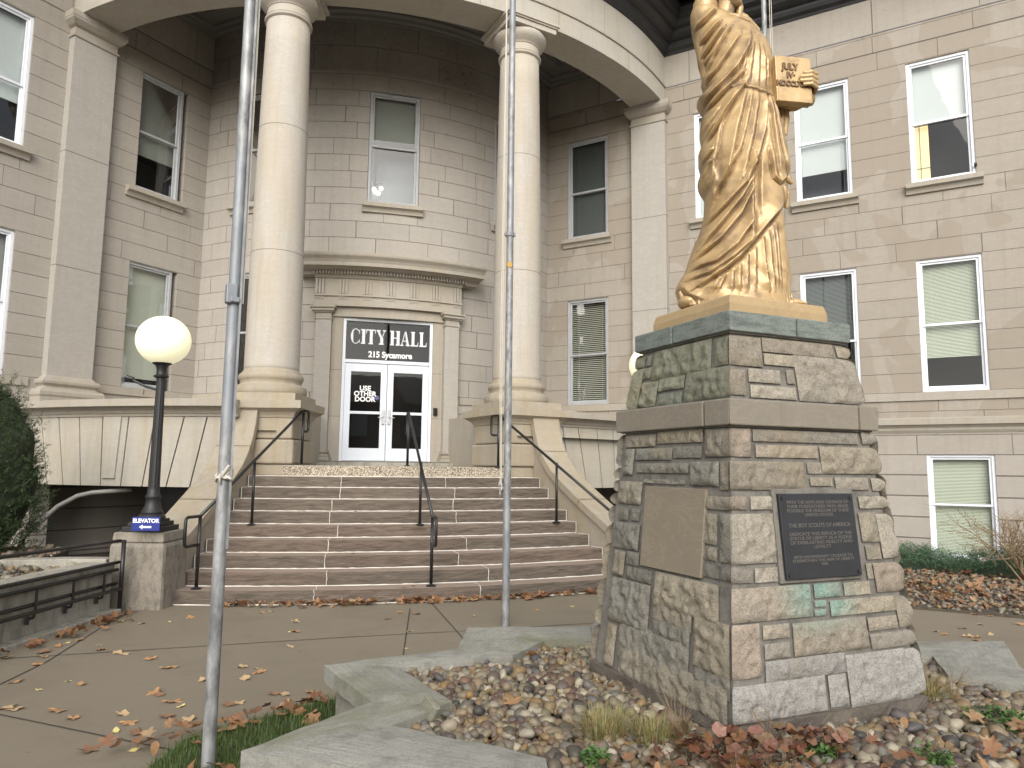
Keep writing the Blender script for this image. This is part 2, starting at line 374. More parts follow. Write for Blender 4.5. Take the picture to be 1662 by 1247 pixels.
def coping_mat():
    m, nt, bs = newmat('planter_coping_stone'); pos = geopos(nt); uv = uvv(nt)
    a = noise(nt, pos, 1.8, 6, .65, .4); s1 = noise(nt, mapping(nt, uv, (1.6, 26, 1)), 1.6, 6, .7, .3); s2 = noise(nt, mapping(nt, uv, (5, 60, 1), (3, 5, 0)), 1.5, 5, .7); f = noise(nt, pos, 70, 4, .7)
    c = mixc(nt, a, (.24, .235, .205), (.40, .395, .355))
    c = mixc(nt, math_(nt, 'MULTIPLY', ramp(nt, s1, [(.44, (0, 0, 0)), (.70, (1, 1, 1))]), .38), c, (.125, .12, .10))
    c = mixc(nt, math_(nt, 'MULTIPLY', ramp(nt, s2, [(.55, (0, 0, 0)), (.72, (1, 1, 1))]), .28), c, (.075, .07, .058))
    mn = noise(nt, mapping(nt, pos, loc=(5, 2, 0)), .9, 5, .6); c = mixc(nt, math_(nt, 'MULTIPLY', ramp(nt, mn, [(.52, (0, 0, 0)), (.64, (1, 1, 1))]), .7), c, (.155, .16, .07))
    bl = noise(nt, pos, 5, 7, .75); c = mixc(nt, math_(nt, 'MULTIPLY', ramp(nt, bl, [(.50, (0, 0, 0)), (.62, (1, 1, 1))]), .5), c, (.15, .145, .125))
    c = mixc(nt, math_(nt, 'MULTIPLY', ramp(nt, f, [(.36, (1, 1, 1)), (.5, (0, 0, 0))]), .35), c, (.10, .095, .08))
    nt.links.new(c, bs.inputs['Base Color']); bs.inputs['Roughness'].default_value = .9; bump(nt, bs, math_(nt, 'ADD', f, math_(nt, 'MULTIPLY', s2, 2)), .5, .008); return m
M['coping'] = coping_mat()
M['planterwall'] = weathered('planter_wall_stone', (.20, .185, .16), (.32, .30, .26), .1)
M['retwall'] = weathered('concrete_wall', (.26, .242, .205), (.47, .445, .39), .15, (1, 1, .3))
M['pedconc'] = weathered('rough_footing', (.10, .082, .07), (.17, .145, .125), .1, bs_=1)
M['lamped'] = weathered('lamp_pedestal_stone', (.19, .165, .13), (.33, .30, .255), 0, (2, 2, 1), .8)
M['soil'] = weathered('bed_soil', (.06, .048, .036), (.11, .09, .07), .1, bs_=1)
M['turf'] = weathered('turf_soil', (.04, .05, .02), (.07, .08, .03), .3, bs_=1)
M['mortar'] = weathered('pedestal_mortar', (.16, .15, .13), (.225, .21, .185), 0)
def step_mat():
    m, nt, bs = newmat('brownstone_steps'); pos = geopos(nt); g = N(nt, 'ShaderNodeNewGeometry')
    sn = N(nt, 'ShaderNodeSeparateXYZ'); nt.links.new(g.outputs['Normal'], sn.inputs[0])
    a = noise(nt, mapping(nt, pos, (1.3, 1.3, 9), rot=(0, radians(11), 0)), 2.6, 7, .7, .5); b = noise(nt, pos, 1.0, 3); f = noise(nt, pos, 70, 4, .7)
    at = N(nt, 'ShaderNodeAttribute'); at.attribute_name = 'Col'
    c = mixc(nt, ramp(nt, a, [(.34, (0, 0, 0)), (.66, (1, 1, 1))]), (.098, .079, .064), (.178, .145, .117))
    c = mixc(nt, 1.0, c, at.outputs['Color'], 'MULTIPLY')
    c = mixc(nt, math_(nt, 'MULTIPLY', ramp(nt, f, [(.35, (1, 1, 1)), (.5, (0, 0, 0))]), .15), c, (.09, .07, .055))
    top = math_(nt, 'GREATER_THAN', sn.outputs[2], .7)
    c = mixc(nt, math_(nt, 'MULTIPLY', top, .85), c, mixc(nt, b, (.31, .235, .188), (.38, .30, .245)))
    nt.links.new(c, bs.inputs['Base Color']); bs.inputs['Roughness'].default_value = .85; bump(nt, bs, math_(nt, 'ADD', f, math_(nt, 'MULTIPLY', a, 4)), .6, .02); return m
M['step'] = step_mat()
def aggregate():
    m, nt, bs = newmat('exposed_aggregate'); pos = geopos(nt)
    v = N(nt, 'ShaderNodeTexVoronoi'); v.inputs['Scale'].default_value = 75; nt.links.new(pos, v.inputs['Vector'])
    c = ramp(nt, N2(nt, v.outputs['Color']), [(0, (.10, .08, .06)), (.5, (.34, .28, .21)), (1, (.6, .55, .45))])
    nt.links.new(c, bs.inputs['Base Color']); bs.inputs['Roughness'].default_value = .8; bump(nt, bs, v.outputs['Distance'], .6, .01); return m
def N2(nt, c):
    s_ = N(nt, 'ShaderNodeSeparateColor'); nt.links.new(c, s_.inputs[0]); return s_.outputs[0]
M['agg'] = aggregate()
def rockmat(name='rockface_stone'):
    m, nt, bs = newmat(name); pos = geopos(nt); at = N(nt, 'ShaderNodeAttribute'); at.attribute_name = 'Col'
    a = noise(nt, pos, 9, 7, .7, .3); f = noise(nt, pos, 120, 5, .75); b = noise(nt, pos, 2.5, 4)
    c = mixc(nt, a, (.62, .62, .62), (1.12, 1.11, 1.09)); c = mixc(nt, 1.0, c, at.outputs['Color'], 'MULTIPLY')
    c = mixc(nt, math_(nt, 'MULTIPLY', ramp(nt, f, [(.40, (1, 1, 1)), (.52, (0, 0, 0))]), .50), c, (.075, .066, .052))
    lg = noise(nt, pos, 26, 5, .7, .3); c = mixc(nt, math_(nt, 'MULTIPLY', ramp(nt, lg, [(.52, (0, 0, 0)), (.70, (1, 1, 1))]), .35), c, (.10, .09, .07))
    c = mixc(nt, math_(nt, 'MULTIPLY', ramp(nt, b, [(.55, (0, 0, 0)), (.7, (1, 1, 1))]), .35), c, (.28, .22, .13))
    nt.links.new(c, bs.inputs['Base Color']); bs.inputs['Roughness'].default_value = .9
    bump(nt, bs, math_(nt, 'ADD', f, math_(nt, 'MULTIPLY', a, 3)), .8, .012); return m
M['rock'] = rockmat()
def gold():
    m, nt, bs = newmat('gold_statue_paint'); pos = geopos(nt); g = N(nt, 'ShaderNodeNewGeometry')
    a = noise(nt, pos, 5, 5, .6); b = noise(nt, pos, 14, 6, .65, .4); f = noise(nt, pos, 150, 3)
    c = mixc(nt, a, (.42, .275, .13), (.57, .41, .21)); c = mixc(nt, math_(nt, 'MULTIPLY', ramp(nt, b, [(.55, (0, 0, 0)), (.75, (1, 1, 1))]), .4), c, (.70, .56, .36))
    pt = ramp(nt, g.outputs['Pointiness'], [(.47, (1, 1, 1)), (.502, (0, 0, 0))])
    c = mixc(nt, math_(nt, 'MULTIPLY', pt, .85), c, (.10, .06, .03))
    d = noise(nt, mapping(nt, pos, loc=(2, 7, 1)), 5.5, 6, .65); c = mixc(nt, math_(nt, 'MULTIPLY', ramp(nt, d, [(.50, (0, 0, 0)), (.66, (1, 1, 1))]), .62), c, (.15, .10, .065))
    nt.links.new(c, bs.inputs['Base Color']); bs.inputs['Metallic'].default_value = .22; bs.inputs['Roughness'].default_value = .38
    bump(nt, bs, math_(nt, 'ADD', b, math_(nt, 'MULTIPLY', f, .2)), .15, .01); return m
M['gold'] = gold(); M['goldletter'] = plain('shadow_toned_gold_letters', (.16, .09, .04), .5, .2, 0, .2)  # dark patina tone also paints the shadow edges of the raised letters
def galv():
    m, nt, bs = newmat('galvanised_pole'); pos = geopos(nt); a = noise(nt, mapping(nt, pos, (6, 6, 2.2)), 3, 5, .65); b = noise(nt, mapping(nt, pos, (1, 1, .35)), 3, 4)
    c = mixc(nt, ramp(nt, a, [(.35, (0, 0, 0)), (.65, (1, 1, 1))]), (.155, .158, .160), (.37, .375, .375)); c = mixc(nt, ramp(nt, b, [(.5, (0, 0, 0)), (.7, (1, 1, 1))]), c, (.24, .26, .285))
    nt.links.new(c, bs.inputs['Base Color']); bs.inputs['Roughness'].default_value = .55; bs.inputs['Metallic'].default_value = .35; bump(nt, bs, a, .15, .004); return m
M['galv'] = galv()
def island(name, stops, rough=.7, spec=.4, bumpy=0):
    m, nt, bs = newmat(name); g = N(nt, 'ShaderNodeNewGeometry'); pos = g.outputs['Position']
    c = ramp(nt, g.outputs['Random Per Island'], stops); nt.nodes[-1]
    n = noise(nt, pos, 45, 4, .6); c = mixc(nt, math_(nt, 'MULTIPLY', n, .6), c, mixc(nt, 1.0, c, (.55, .5, .45), 'MULTIPLY'))
    nt.links.new(c, bs.inputs['Base Color']); bs.inputs['Roughness'].default_value = rough; bs.inputs['Specular IOR Level'].default_value = spec
    return m
def constramp(m):
    for n in m.node_tree.nodes:
        if n.type == 'VALTORGB' : n.color_ramp.interpolation = 'LINEAR'
    return m
M['pebble'] = island('river_pebbles', [(0, (0.047, 0.046, 0.046)), (.12, (0.221, 0.183, 0.124)), (.22, (0.093, 0.051, 0.044)), (.32, (0.340, 0.303, 0.224)), (.42, (0.136, 0.131, 0.120)), (.52, (0.255, 0.166, 0.072)), (.6, (0.162, 0.145, 0.096)), (.7, (0.425, 0.382, 0.296)), (.78, (0.076, 0.075, 0.080)), (.87, (0.170, 0.112, 0.076)), (.94, (0.289, 0.241, 0.152)), (1, (0.119, 0.116, 0.112))], .55)
M['leafmat'] = island('dead_leaves', [(0, (.17, .08, .045)), (.3, (.27, .14, .07)), (.6, (.34, .20, .10)), (.85, (.21, .11, .06)), (1, (.40, .28, .16))], .6)
M['grass'] = island('grass_blades', [(0, (.04, .08, .016)), (.6, (.07, .125, .028)), (1, (.13, .15, .05))], .6)
M['drygrass'] = island('dry_grass_blades', [(0, (.11, .16, .04)), (.4, (.28, .26, .10)), (.8, (.42, .34, .17)), (1, (.35, .22, .10))], .6)
M['needle'] = island('evergreen_needles', [(0, (.018, .035, .012)), (.5, (.035, .065, .02)), (1, (.07, .10, .035))], .6)
M['juniper'] = island('juniper_needles', [(0, (.045, .10, .05)), (.5, (.075, .16, .08)), (1, (.13, .23, .125))], .6)
M['twig'] = plain('bare_twigs', (.24, .17, .10), .8)
M['redleaf'] = island('red_foliage', [(0, (.13, .045, .035)), (.25, (.20, .10, .045)), (.45, (.26, .13, .11)), (.6, (.16, .11, .05)), (.8, (.30, .16, .13)), (1, (.10, .08, .03))], .5)
M['greenleaf'] = island('small_green_leaves', [(0, (.04, .10, .02)), (1, (.10, .19, .05))], .5)
M['rope'] = plain('rope_white', (.55, .52, .46), .9)
M['bronze'] = plain('bronze_plaque', (.035, .036, .040), .42, .3, .3, .3, 14)
M['bronzehi'] = plain('bronze_lettering', (.15, .14, .13), .4, .4, 0, .1)
M['panel'] = stone('smooth_sandstone_panel', (.235, .20, .152), streak=.25, vein=.45)
M['band'] = stone('pedestal_band_stone', (.235, .21, .17), streak=.35, vein=.3, bumps=.5)
def greenstone():
    m = weathered('green_stained_cap_stone', (.135, .165, .15), (.24, .26, .235), 0, (1, 1, 6)); return m
M['green'] = greenstone()
M['goldbase'] = stone('gold_painted_plinth', (.40, .295, .165), streak=.5, vein=.3)
M['pipe'] = plain('white_pipe', (.30, .29, .265), .5)

# ------------------------------------------------------------------ path mappings (world origin = corner where the two wings meet)
def wing(side):                       # side +1 right wing, -1 left wing; t = metres from the corner
    return lambda t, o, z: (side*SQ*t - side*SQ*o, -SQ*t - SQ*o, z)
def arc(R): return lambda t, o, z: ((R+o)*sin(radians(t)), -(R+o)*cos(radians(t)), z)
def frange(a, b, step):
    n = max(1, int(round(abs(b-a)/step))); return [a+(b-a)*i/n for i in range(n+1)]
RW_, LW_ = wing(1), wing(-1)
DEG = pi/180

B = thing('city_hall_building', 'pale limestone city hall with two wings meeting behind a curved columned portico and glass doors', 'building')
ZM, ZU, ZB = (3.145, 5.665), (7.165, 9.645), (.085, 1.985)
hw = .53
def win_list(side):
    cs = [6.68, 9.83, 11.96, 14.05, 16.2, 18.3]
    return cs
# ---- wing walls
for side, P in ((1, RW_), (-1, LW_)):
    cs = win_list(side)
    holes = [(c-hw, c+hw, *ZM) for c in cs]+[(c-hw, c+hw, *ZU) for c in cs]
    zl = [2.66, 10.44]
    us = side
    mb = MB().sheet(P, [5.4, 20], zl, holes, ul=1.0 if side > 0 else -1.0)
    mb.build('wall', M['wall'] if side > 0 else M['wall_left'], B)
    MB().sheet(P, [5.4, 20], [10.44, 13.0], [], o=.015, ul=side).build('frieze', M['frieze'], B)
    bh = [(c-hw, c+hw, *ZB) for c in cs[1:]]
    MB().sheet(P, [5.4, 20], [-.3, 1.985], bh, ul=side).build('basement_wall', M['base'], B)
    MB().sheet(P, [5.4, 20], [1.985, 2.40], [], o=.012, ul=side).build('basement_band', M['frieze'], B)
    # water-table ledge, sill belt
    MB().sweep([(-.05, 2.38), (.02, 2.38), (.05, 2.43), (.055, 2.47), (.10, 2.52), (.13, 2.53), (.13, 2.64), (.10, 2.662), (-.05, 2.67)], P, frange(9.0, 20, 11), side).build('ledge', M['trim'], B)
    MB().sweep([(-.02, 2.985), (.035, 2.985), (.035, 3.135), (-.02, 3.147)], P, [5.5, 7.7], side).build('sill_belt', M['trim'], B)
    MB().sweep([(-.02, 2.985), (.035, 2.985), (.035, 3.135), (-.02, 3.147)], P, [8.9, 20], side).build('sill_belt', M['trim'], B)
    # thin dark strips painting the shadow lines below the cornice
    for z in (10.035, 10.432):
        MB().sweep([(-.02, z), (.003, z), (.003, z+.010), (-.02, z+.010)], P, [5.5, 20], side).build('painted_shadow_line', M['joint'], B)
# ---- curved bay wall
bwin = degrees(.545/5.6)
bay_holes = []
for a in (0, 30, -30):
    bay_holes.append((a-bwin, a+bwin, *ZU))
    if a: bay_holes.append((a-bwin, a+bwin, *ZM))
dh = degrees(.925/5.6)
bay_holes.append((-dh, dh, 1.75, 4.70))
MB().sheet(arc(5.6), frange(-46, 46, 1.5), [1.4, 10.04], bay_holes, ul=5.6*DEG).build('bay_wall', M['bay'], B)
MB().sheet(arc(5.6), frange(-46, 46, 1.5), [10.04, 11.6], [], o=.006, ul=5.6*DEG).build('bay_frieze', M['bay_top'], B)
MB().sheet(arc(5.6), frange(-46, 46, 2), [-.3, 1.4], [], ul=5.6*DEG).build('basement_wall', M['base'], B)
for a0, a1 in ((-45, -16), (16, 45)):
    MB().sweep([(-.02, 2.985), (.035, 2.985), (.035, 3.135), (-.02, 3.147)], arc(5.6), frange(a0, a1, 2), 5.6*DEG).build('sill_belt', M['trim'], B)
    MB().sweep([(-.02, 2.38), (.02, 2.38), (.05, 2.43), (.055, 2.47), (.09, 2.52), (.09, 2.57), (-.02, 2.60)], arc(5.6), frange(a0, a1, 2), 5.6*DEG).build('ledge', M['trim'], B)
# upper courses of the portico walls: two raised bands
for z in (10.035,):
    MB().sweep([(-.02, z), (.022, z), (.022, z+.06), (-.02, z+.08)], arc(5.6), frange(-45, 45, 2), 5.6*DEG).build('string_course', M['bay'], B)

# ---- window builder
def slats(z0, z1, w, y, pitch=.022):
    mb = MB(); z = z0
    while z < z1:
        mb.add([(-w/2, y-.006, z+.0105), (w/2, y-.006, z+.0105), (w/2, y+.006, z-.0095), (-w/2, y+.006, z-.0095)], [(0, 1, 2, 3)]); z += pitch
    for x in (-w*.3, w*.3): mb.box((x, y, (z0+z1)/2), (.004, .004, z1-z0))
    return mb
def window(P0, ang, w, h, fmat='white', upper='shade', lower='dark', shade='shade', sill=True, meet=.5, fr=.055, label=None, lowfrac=.0, extra=None):
    """local frame: x along wall, y outward, z up; P0 = bottom centre on wall face; ang = direction of outward normal"""
    o = bpy.data.objects.new('window', None)
    mb = MB(); F = M[fmat]; W, H = w, h
    d = .11; yc = -.085
    mb.box((-W/2+fr/2, yc, H/2), (fr, d, H)); mb.box((W/2-fr/2, yc, H/2), (fr, d, H))
    mb.box((0, yc, H-fr/2), (W-2*fr, d-.004, fr)); mb.box((0, yc+.004, fr*.6), (W-2*fr, d+.02, fr*1.2))
    f = mb.build('window', F, B, tm=True, bevel=.004)
    f.location = P0; f.rotation_euler = (0, 0, ang-pi/2); f.parent = B
    if label: f['label'] = label
    iw = W-2*fr; zb = fr*1.2; zt = H-fr; zm = zb+(zt-zb)*meet; sf = .042
    def sub(mbx, name, mat, **kw):
        q = mbx.build(name, mat, f, tm=True, **kw); return q
    for nm, z0, z1, y in (('sash', zm-.02, zt, -.075), ('sash', zb, zm+.02, -.105)):
        s_ = MB(); s_.box((-iw/2+sf/2, y, (z0+z1)/2), (sf, .035, z1-z0)); s_.box((iw/2-sf/2, y, (z0+z1)/2), (sf, .035, z1-z0))
        s_.box((0, y, z1-sf*.45), (iw-2*sf, .033, sf*.9)); s_.box((0, y, z0+sf*.5), (iw-2*sf, .033, sf)); sub(s_, nm, F)
        gy = y-.004
        sub(MB().add([(-iw/2+sf, gy, z0+sf), (iw/2-sf, gy, z0+sf), (iw/2-sf, gy, z1-sf), (-iw/2+sf, gy, z1-sf)], [(0, 1, 2, 3)]), 'pane', M['glass'])
    ys = -.19; a, b = -iw/2-.03, iw/2+.03
    def sheetq(z0, z1, y, mt, name):
        sub(MB().add([(a, y, z0), (b, y, z0), (b, y, z1), (a, y, z1)], [(0, 1, 2, 3)]), name, mt)
    zs = {'shade': zt, }.get(upper)
    cut = zb + (zt-zb)*lowfrac
    if upper == 'shade':
        sheetq(cut, zt, ys, M[shade], 'shade')
    elif upper == 'blind':
        sub(slats(cut, zt, b-a, ys, .046 if shade == 'blind' else .026), 'blind', M[shade])
    # dark room box behind
    yb = -.95
    bx = MB()
    bx.add([(a-.2, yb, zb-.2), (b+.2, yb, zb-.2), (b+.2, yb, zt+.2), (a-.2, yb, zt+.2)], [(0, 1, 2, 3)])
    bx.add([(a-.2, -.23, zb-.2), (a-.2, yb, zb-.2), (a-.2, yb, zt+.2), (a-.2, -.23, zt+.2)], [(0, 1, 2, 3)])
    bx.add([(b+.2, -.23, zb-.2), (b+.2, yb, zb-.2), (b+.2, yb, zt+.2), (b+.2, -.23, zt+.2)], [(0, 1, 2, 3)])
    bx.add([(a-.2, -.23, zt+.2), (b+.2, -.23, zt+.2), (b+.2, yb, zt+.2), (a-.2, yb, zt+.2)], [(0, 1, 2, 3)])
    bx.add([(a-.2, -.23, zb-.2), (b+.2, -.23, zb-.2), (b+.2, yb, zb-.2), (a-.2, yb, zb-.2)], [(0, 1, 2, 3)])
    sub(bx, 'room_interior', M['roomsky' if lower == 'grey' else 'room'])
    if sill:
        sb = MB(); pf = [(.0, -.20), (.045, -.20), (.055, -.16), (.075, -.125), (.12, -.10), (.14, -.095), (.14, -.012), (.12, .0), (-.22, .004), (-.22, -.05), (0, -.05)]
        sb.sweep(pf, lambda t, o_, z: (t, o_, z), [-W/2-.10, W/2+.10]); sub(sb, 'sill', M['trim'])
    if extra: extra(f, sub, a, b, zb, zt, zm)
    return f
def wing_win(side, s_, zr, **kw):
    P = wing(side); n = atan2(-SQ, -side*SQ)
    return window(P(s_, 0, zr[0]), n, 1.06, zr[1]-zr[0], **kw)
def bay_win(a, zr, **kw):
    P = arc(5.6); off = 5.6*(1-cos(radians(bwin)))
    return window(P(a, -off*.2, zr[0]), radians(a-90), 1.07, zr[1]-zr[0], **kw)

def glow_panel(f, sub, a, b, zb, zt, zm):  # glowing panel stands in for the warm-lit lattice inside the room
    m = MB(); m.add([(b-.30, -.205, zb+.03), (b-.03, -.205, zb+.03), (b-.03, -.205, zm), (b-.30, -.205, zm)], [(0, 1, 2, 3)]); sub(m, 'glow_panel', M['warm'])
    k = MB(); k.box((b-.15, -.195, (zb+zm)/2), (.018, .01, zm-zb)); k.box((b-.165, -.195, zb+.30), (.27, .01, .02)); sub(k, 'lattice_bar', M['shaded'])
    c = MB(); c.tube([(-.52, .0, .17), (-.52, .07, .19)], .026, 10); sub(c, 'round_sensor', M['black'])
# right wing (x of local frame runs towards the corner on the right wing)
wing_win(1, 14.05, ZU, shade='shade', lowfrac=.50, meet=.49, lower='dark', extra=glow_panel)
wing_win(1, 11.96, ZU, shade='shade', lowfrac=.235, lower='grey', meet=.51)
wing_win(1, 9.83, ZU, shade='shade', lowfrac=.0, meet=.5)
wing_win(1, 14.05, ZM, shade='blindw', upper='blind', lowfrac=.25, sill=False, meet=.5)
wing_win(1, 11.96, ZM, shade='blindd', upper='blind', lowfrac=.45, sill=False, meet=.42)
wing_win(1, 9.83, ZM, shade='shade', lowfrac=.4, sill=False)
for s_ in (16.2, 18.3):
    wing_win(1, s_, ZU, shade='shade', lowfrac=.4); wing_win(1, s_, ZM, shade='blindw', upper='blind', lowfrac=.2, sill=False)
for s_ in (9.83, 11.96, 14.05, 16.2, 18.3):
    wing_win(1, s_, ZB, shade='blindw', upper='blind', lowfrac=0, sill=False, meet=.52)
# under the portico
wing_win(1, 6.68, ZU, fmat='grey_frame', shade='blindd', upper='blind', lowfrac=0, meet=.47)
wing_win(1, 6.68, ZM, fmat='grey_frame', shade='blind', upper='blind', lowfrac=0, sill=False, meet=.47)
wing_win(-1, 6.78, ZU, fmat='grey_frame', shade='shaded', lowfrac=.31, meet=.5)
wing_win(-1, 6.78, ZM, fmat='grey_frame', shade='shadeg', lowfrac=.06, sill=False, meet=.49)
# left wing
wing_win(-1, 9.83, ZU, shade='shade', lowfrac=.33, meet=.46)
wing_win(-1, 9.83, ZM, shade='shaded', lowfrac=.2, sill=False)
for s_ in (11.96, 14.05, 16.2, 18.3):
    wing_win(-1, s_, ZU, shade='shade', lowfrac=.4); wing_win(-1, s_, ZM, shade='shaded', lowfrac=.2, sill=False)
for s_ in (9.83, 11.96, 14.05, 16.2, 18.3): wing_win(-1, s_, ZB, shade='blindw', upper='blind', lowfrac=0, sill=False)
# bay
bay_win(0, ZU, fmat='grey_frame', shade='shaded', lowfrac=.60, lower='grey', meet=.52)
for a in (30, -30):
    bay_win(a, ZU, fmat='grey_frame', shade='shaded', lowfrac=.5); bay_win(a, ZM, fmat='grey_frame', upper='none', sill=False)
# chandelier seen through the window above the doors
ch = thing('chandelier', 'small lit chandelier hanging inside behind the window above the entrance', 'light fitting', (-.33, -4.85, 7.75))
mb = MB(); mb.tube([(0, 0, .95), (0, 0, .1)], .008, 6)
bulbs = [(-.13, 0, .06), (.0, .1, .0), (.12, -.05, .03), (-.04, -.12, -.03), (.07, .04, -.05)]
for b in bulbs: mb.tube([(0, 0, .12), (b[0], b[1], b[2]+.12), b], .007, 6)
mb.v = [(x-.33, y-4.85, z+7.75) for x, y, z in mb.v]; mb.build('frame', M['black'], ch)
for b in bulbs:
    q = MB(); n = 10
    q.lathe([(.002, -.05), (.03, -.04), (.045, -.01), (.04, .02), (.012, .045)], (b[0]-.33, b[1]-4.85, b[2]+7.75), 12); q.build('bulb', M['bulb'], ch, smooth=True)

# ---- pilasters on the wing walls
for side in (1, -1):
    P = wing(side)
    def bx(s0, s1, o1, z0, z1, mbx, o0=-.05): mbx.sweep([(o0, z0), (o1, z0), (o1, z1), (o0, z1)], P, [s0, s1], side)
    mb = MB(); bx(7.87, 8.68, .17, 3.18, 9.60, mb); f = mb.build('pilaster', M['pil'], B)
    for z in (7.35, 5.20): 
        g = MB(); bx(7.868, 8.682, .1725, z, z+.007, g); g.build('joint', M['joint'], f)
    def moulded(prof, name):
        mb = MB()
        # three-sided moulding: prof (extra, z)
        m = len(prof); vs = []
        for e, z in prof:
            for (ss, oo) in ((7.87-e, -.05), (7.87-e, .17+e), (8.68+e, .17+e), (8.68+e, -.05)): vs.append(P(ss, oo, z))
        fs = [(i*4+k, i*4+k+1, (i+1)*4+k+1, (i+1)*4+k) for i in range(m-1) for k in range(3)]
        fs += [(3, 2, 1, 0), tuple((m-1)*4+k for k in range(4))]
        mb.add(vs, fs); return mb.build(name, M['trim'], f)
    moulded([(.0, 9.58), (.025, 9.585), (.03, 9.62), (.0, 9.64), (.0, 9.77), (.02, 9.78), (.05, 9.80), (.10, 9.86), (.115, 9.88), (.12, 9.91), (.13, 9.93), (.13, 10.028), (.0, 10.03)], 'capital')
    moulded([(.16, 2.67), (.16, 2.80), (.145, 2.805), (.165, 2.84), (.165, 2.90), (.14, 2.945), (.07, 2.965), (.055, 3.0), (.075, 3.025), (.10, 3.05), (.105, 3.09), (.085, 3.125), (.045, 3.14), (.03, 3.17), (.0, 3.20)], 'base')

# ---- entablature ring
ring = frange(-45.5, 45.5, 1.3)
A = arc(8.27)
MB().sweep([(-.37, 10.03), (.37, 10.03), (.37, 10.44), (-.37, 10.44)], A, ring, 8.6*DEG).build('beam', M['beam'], B)
MB().sweep([(.30, 10.442), (.40, 10.442), (.405, 10.475), (.375, 10.50), (.375, 11.22), (.30, 11.22)], A, ring, 8.6*DEG).build('frieze', M['beam'], B)
MB().sweep([(-.37, 10.44), (.29, 10.442), (.29, 11.5), (-.37, 11.5)], A, ring, 8.6*DEG).build('inner_beam', M['beam'], B)
for a in (-37, -24, -11, 1.5, 14, 27.5, 38.5): MB().add([A(a, .3765, 10.505), A(a+.045, .3765, 10.505), A(a+.045, .3765, 11.2), A(a, .3765, 11.2)], [(0, 1, 2, 3)]).build('joint', M['joint'], B)
for a in (-30.5, -17, -4, 8, 19.2, 33): MB().add([A(a, .3715, 10.04), A(a+.045, .3715, 10.04), A(a+.045, .3715, 10.44), A(a, .3715, 10.44)], [(0, 1, 2, 3)]).build('joint', M['joint'], B)
# ceiling
mb = MB(); 
aa = frange(-46, 46, 2)
for i in range(len(aa)-1):
    for r0, r1 in ((5.2, 6.5), (6.5, 7.95)): mb.add([arc(0)(aa[i], r0, 11.42), arc(0)(aa[i], r1, 11.42), arc(0)(aa[i+1], r1, 11.42), arc(0)(aa[i+1], r0, 11.42)], [(0, 1, 2, 3)])
mb.build('portico_ceiling', M['ceil'], B)
cm = [(-.02, 11.20), (.03, 11.20), (.045, 11.25), (.10, 11.27), (.12, 11.33), (.19, 11.36), (.20, 11.42), (-.02, 11.42)]
MB().sweep(cm, arc(5.6), frange(-45, 45, 1.5), 5.6*DEG).build('ceiling_moulding', M['ceil'], B)
MB().sweep([(-o, z) for o, z in cm], arc(7.9), frange(-45, 45, 1.5), 5.6*DEG).build('ceiling_moulding', M['ceil'], B)
for side in (1, -1): MB().sweep(cm, wing(side), [5.4, 8.0], 1).build('ceiling_moulding', M['ceil'], B)
for s0, s1, hh in ((.0, .09, .06), (.09, .15, .035)):
    for a0, a1 in ((-41, -22), (-19, 19), (22, 41)):
        r0, r1 = 6.15+s0, 7.4-s0
        g0 = a0+degrees(s0/6.8); g1 = a1-degrees(s0/6.8); w_ = s1-s0
        MB().sweep([(0, 11.42-hh), (w_, 11.42-hh), (w_, 11.42), (0, 11.42)], arc(r0), frange(g0, g1, 2), 1).build('coffer_moulding', M['ceil'], B)
        MB().sweep([(-w_, 11.42-hh), (0, 11.42-hh), (0, 11.42), (-w_, 11.42)], arc(r1), frange(g0, g1, 2), 1).build('coffer_moulding', M['ceil'], B)
        for g, sg in ((g0, 1), (g1, -1)):
            dg = sg*degrees(w_/6.8); mb = MB()
            p = [arc(r0+w_+.001)(g, 0, 0)[:2], arc(r1-w_-.001)(g, 0, 0)[:2], arc(r1-w_-.001)(g+dg, 0, 0)[:2], arc(r0+w_+.001)(g+dg, 0, 0)[:2]]
            if sg < 0: p = p[::-1]
            mb.prism(p, 11.42-hh, 11.419); mb.build('coffer_moulding', M['ceil'], B)
# cornice
corn = [(-.02, 11.19), (.03, 11.19), (.05, 11.24), (.12, 11.29), (.15, 11.36), (.15, 11.42), (.26, 11.45), (.33, 11.50), (.36, 11.58), (.50, 11.60), (.50, 11.74), (.54, 11.78), (.57, 11.84), (.62, 11.90), (.62, 11.99), (-.02, 11.99)]
sof = [(-.02, 12.0), (1.02, 12.0), (1.02, 12.06), (-.02, 12.06)]
gut = [(.98, 11.93), (1.06, 11.93), (1.10, 12.0), (1.20, 12.10), (1.24, 12.25), (1.24, 12.33), (-.02, 12.33), (-.02, 12.07), (.98, 12.07)]
for nm, pf, mt in (('cornice', corn, 'copper'), ('soffit', sof, 'soffit'), ('gutter', gut, 'copper')):
    MB().sweep(pf, arc(8.645), frange(-46, 46, 1.5), 8.6*DEG).build(nm, M[mt], B)
    for side in (1, -1): MB().sweep(pf, wing(side), [8.6, 20], side).build(nm, M[mt], B)
# roof deck over wings and portico (keeps daylight out of the rooms)
MB().prism([(0, 9), (-14.2, -14.2), (-13.2, -15.2), (-6.2, -6.9), (-3.2, -8.3), (0, -8.8), (3.2, -8.3), (6.2, -6.9), (13.2, -15.2), (14.2, -14.2)], 12.35, 12.5).build('roof', M['copper'], B)
for side in (1, -1):   # end wall of each wing
    P = wing(side); e = MB(); e.add([P(20, 0, -.3), P(20, -8, -.3), P(20, -8, 12.34), P(20, 0, 12.34)], [(0, 1, 2, 3)]); e.build('end_wall', M['wall'], B)

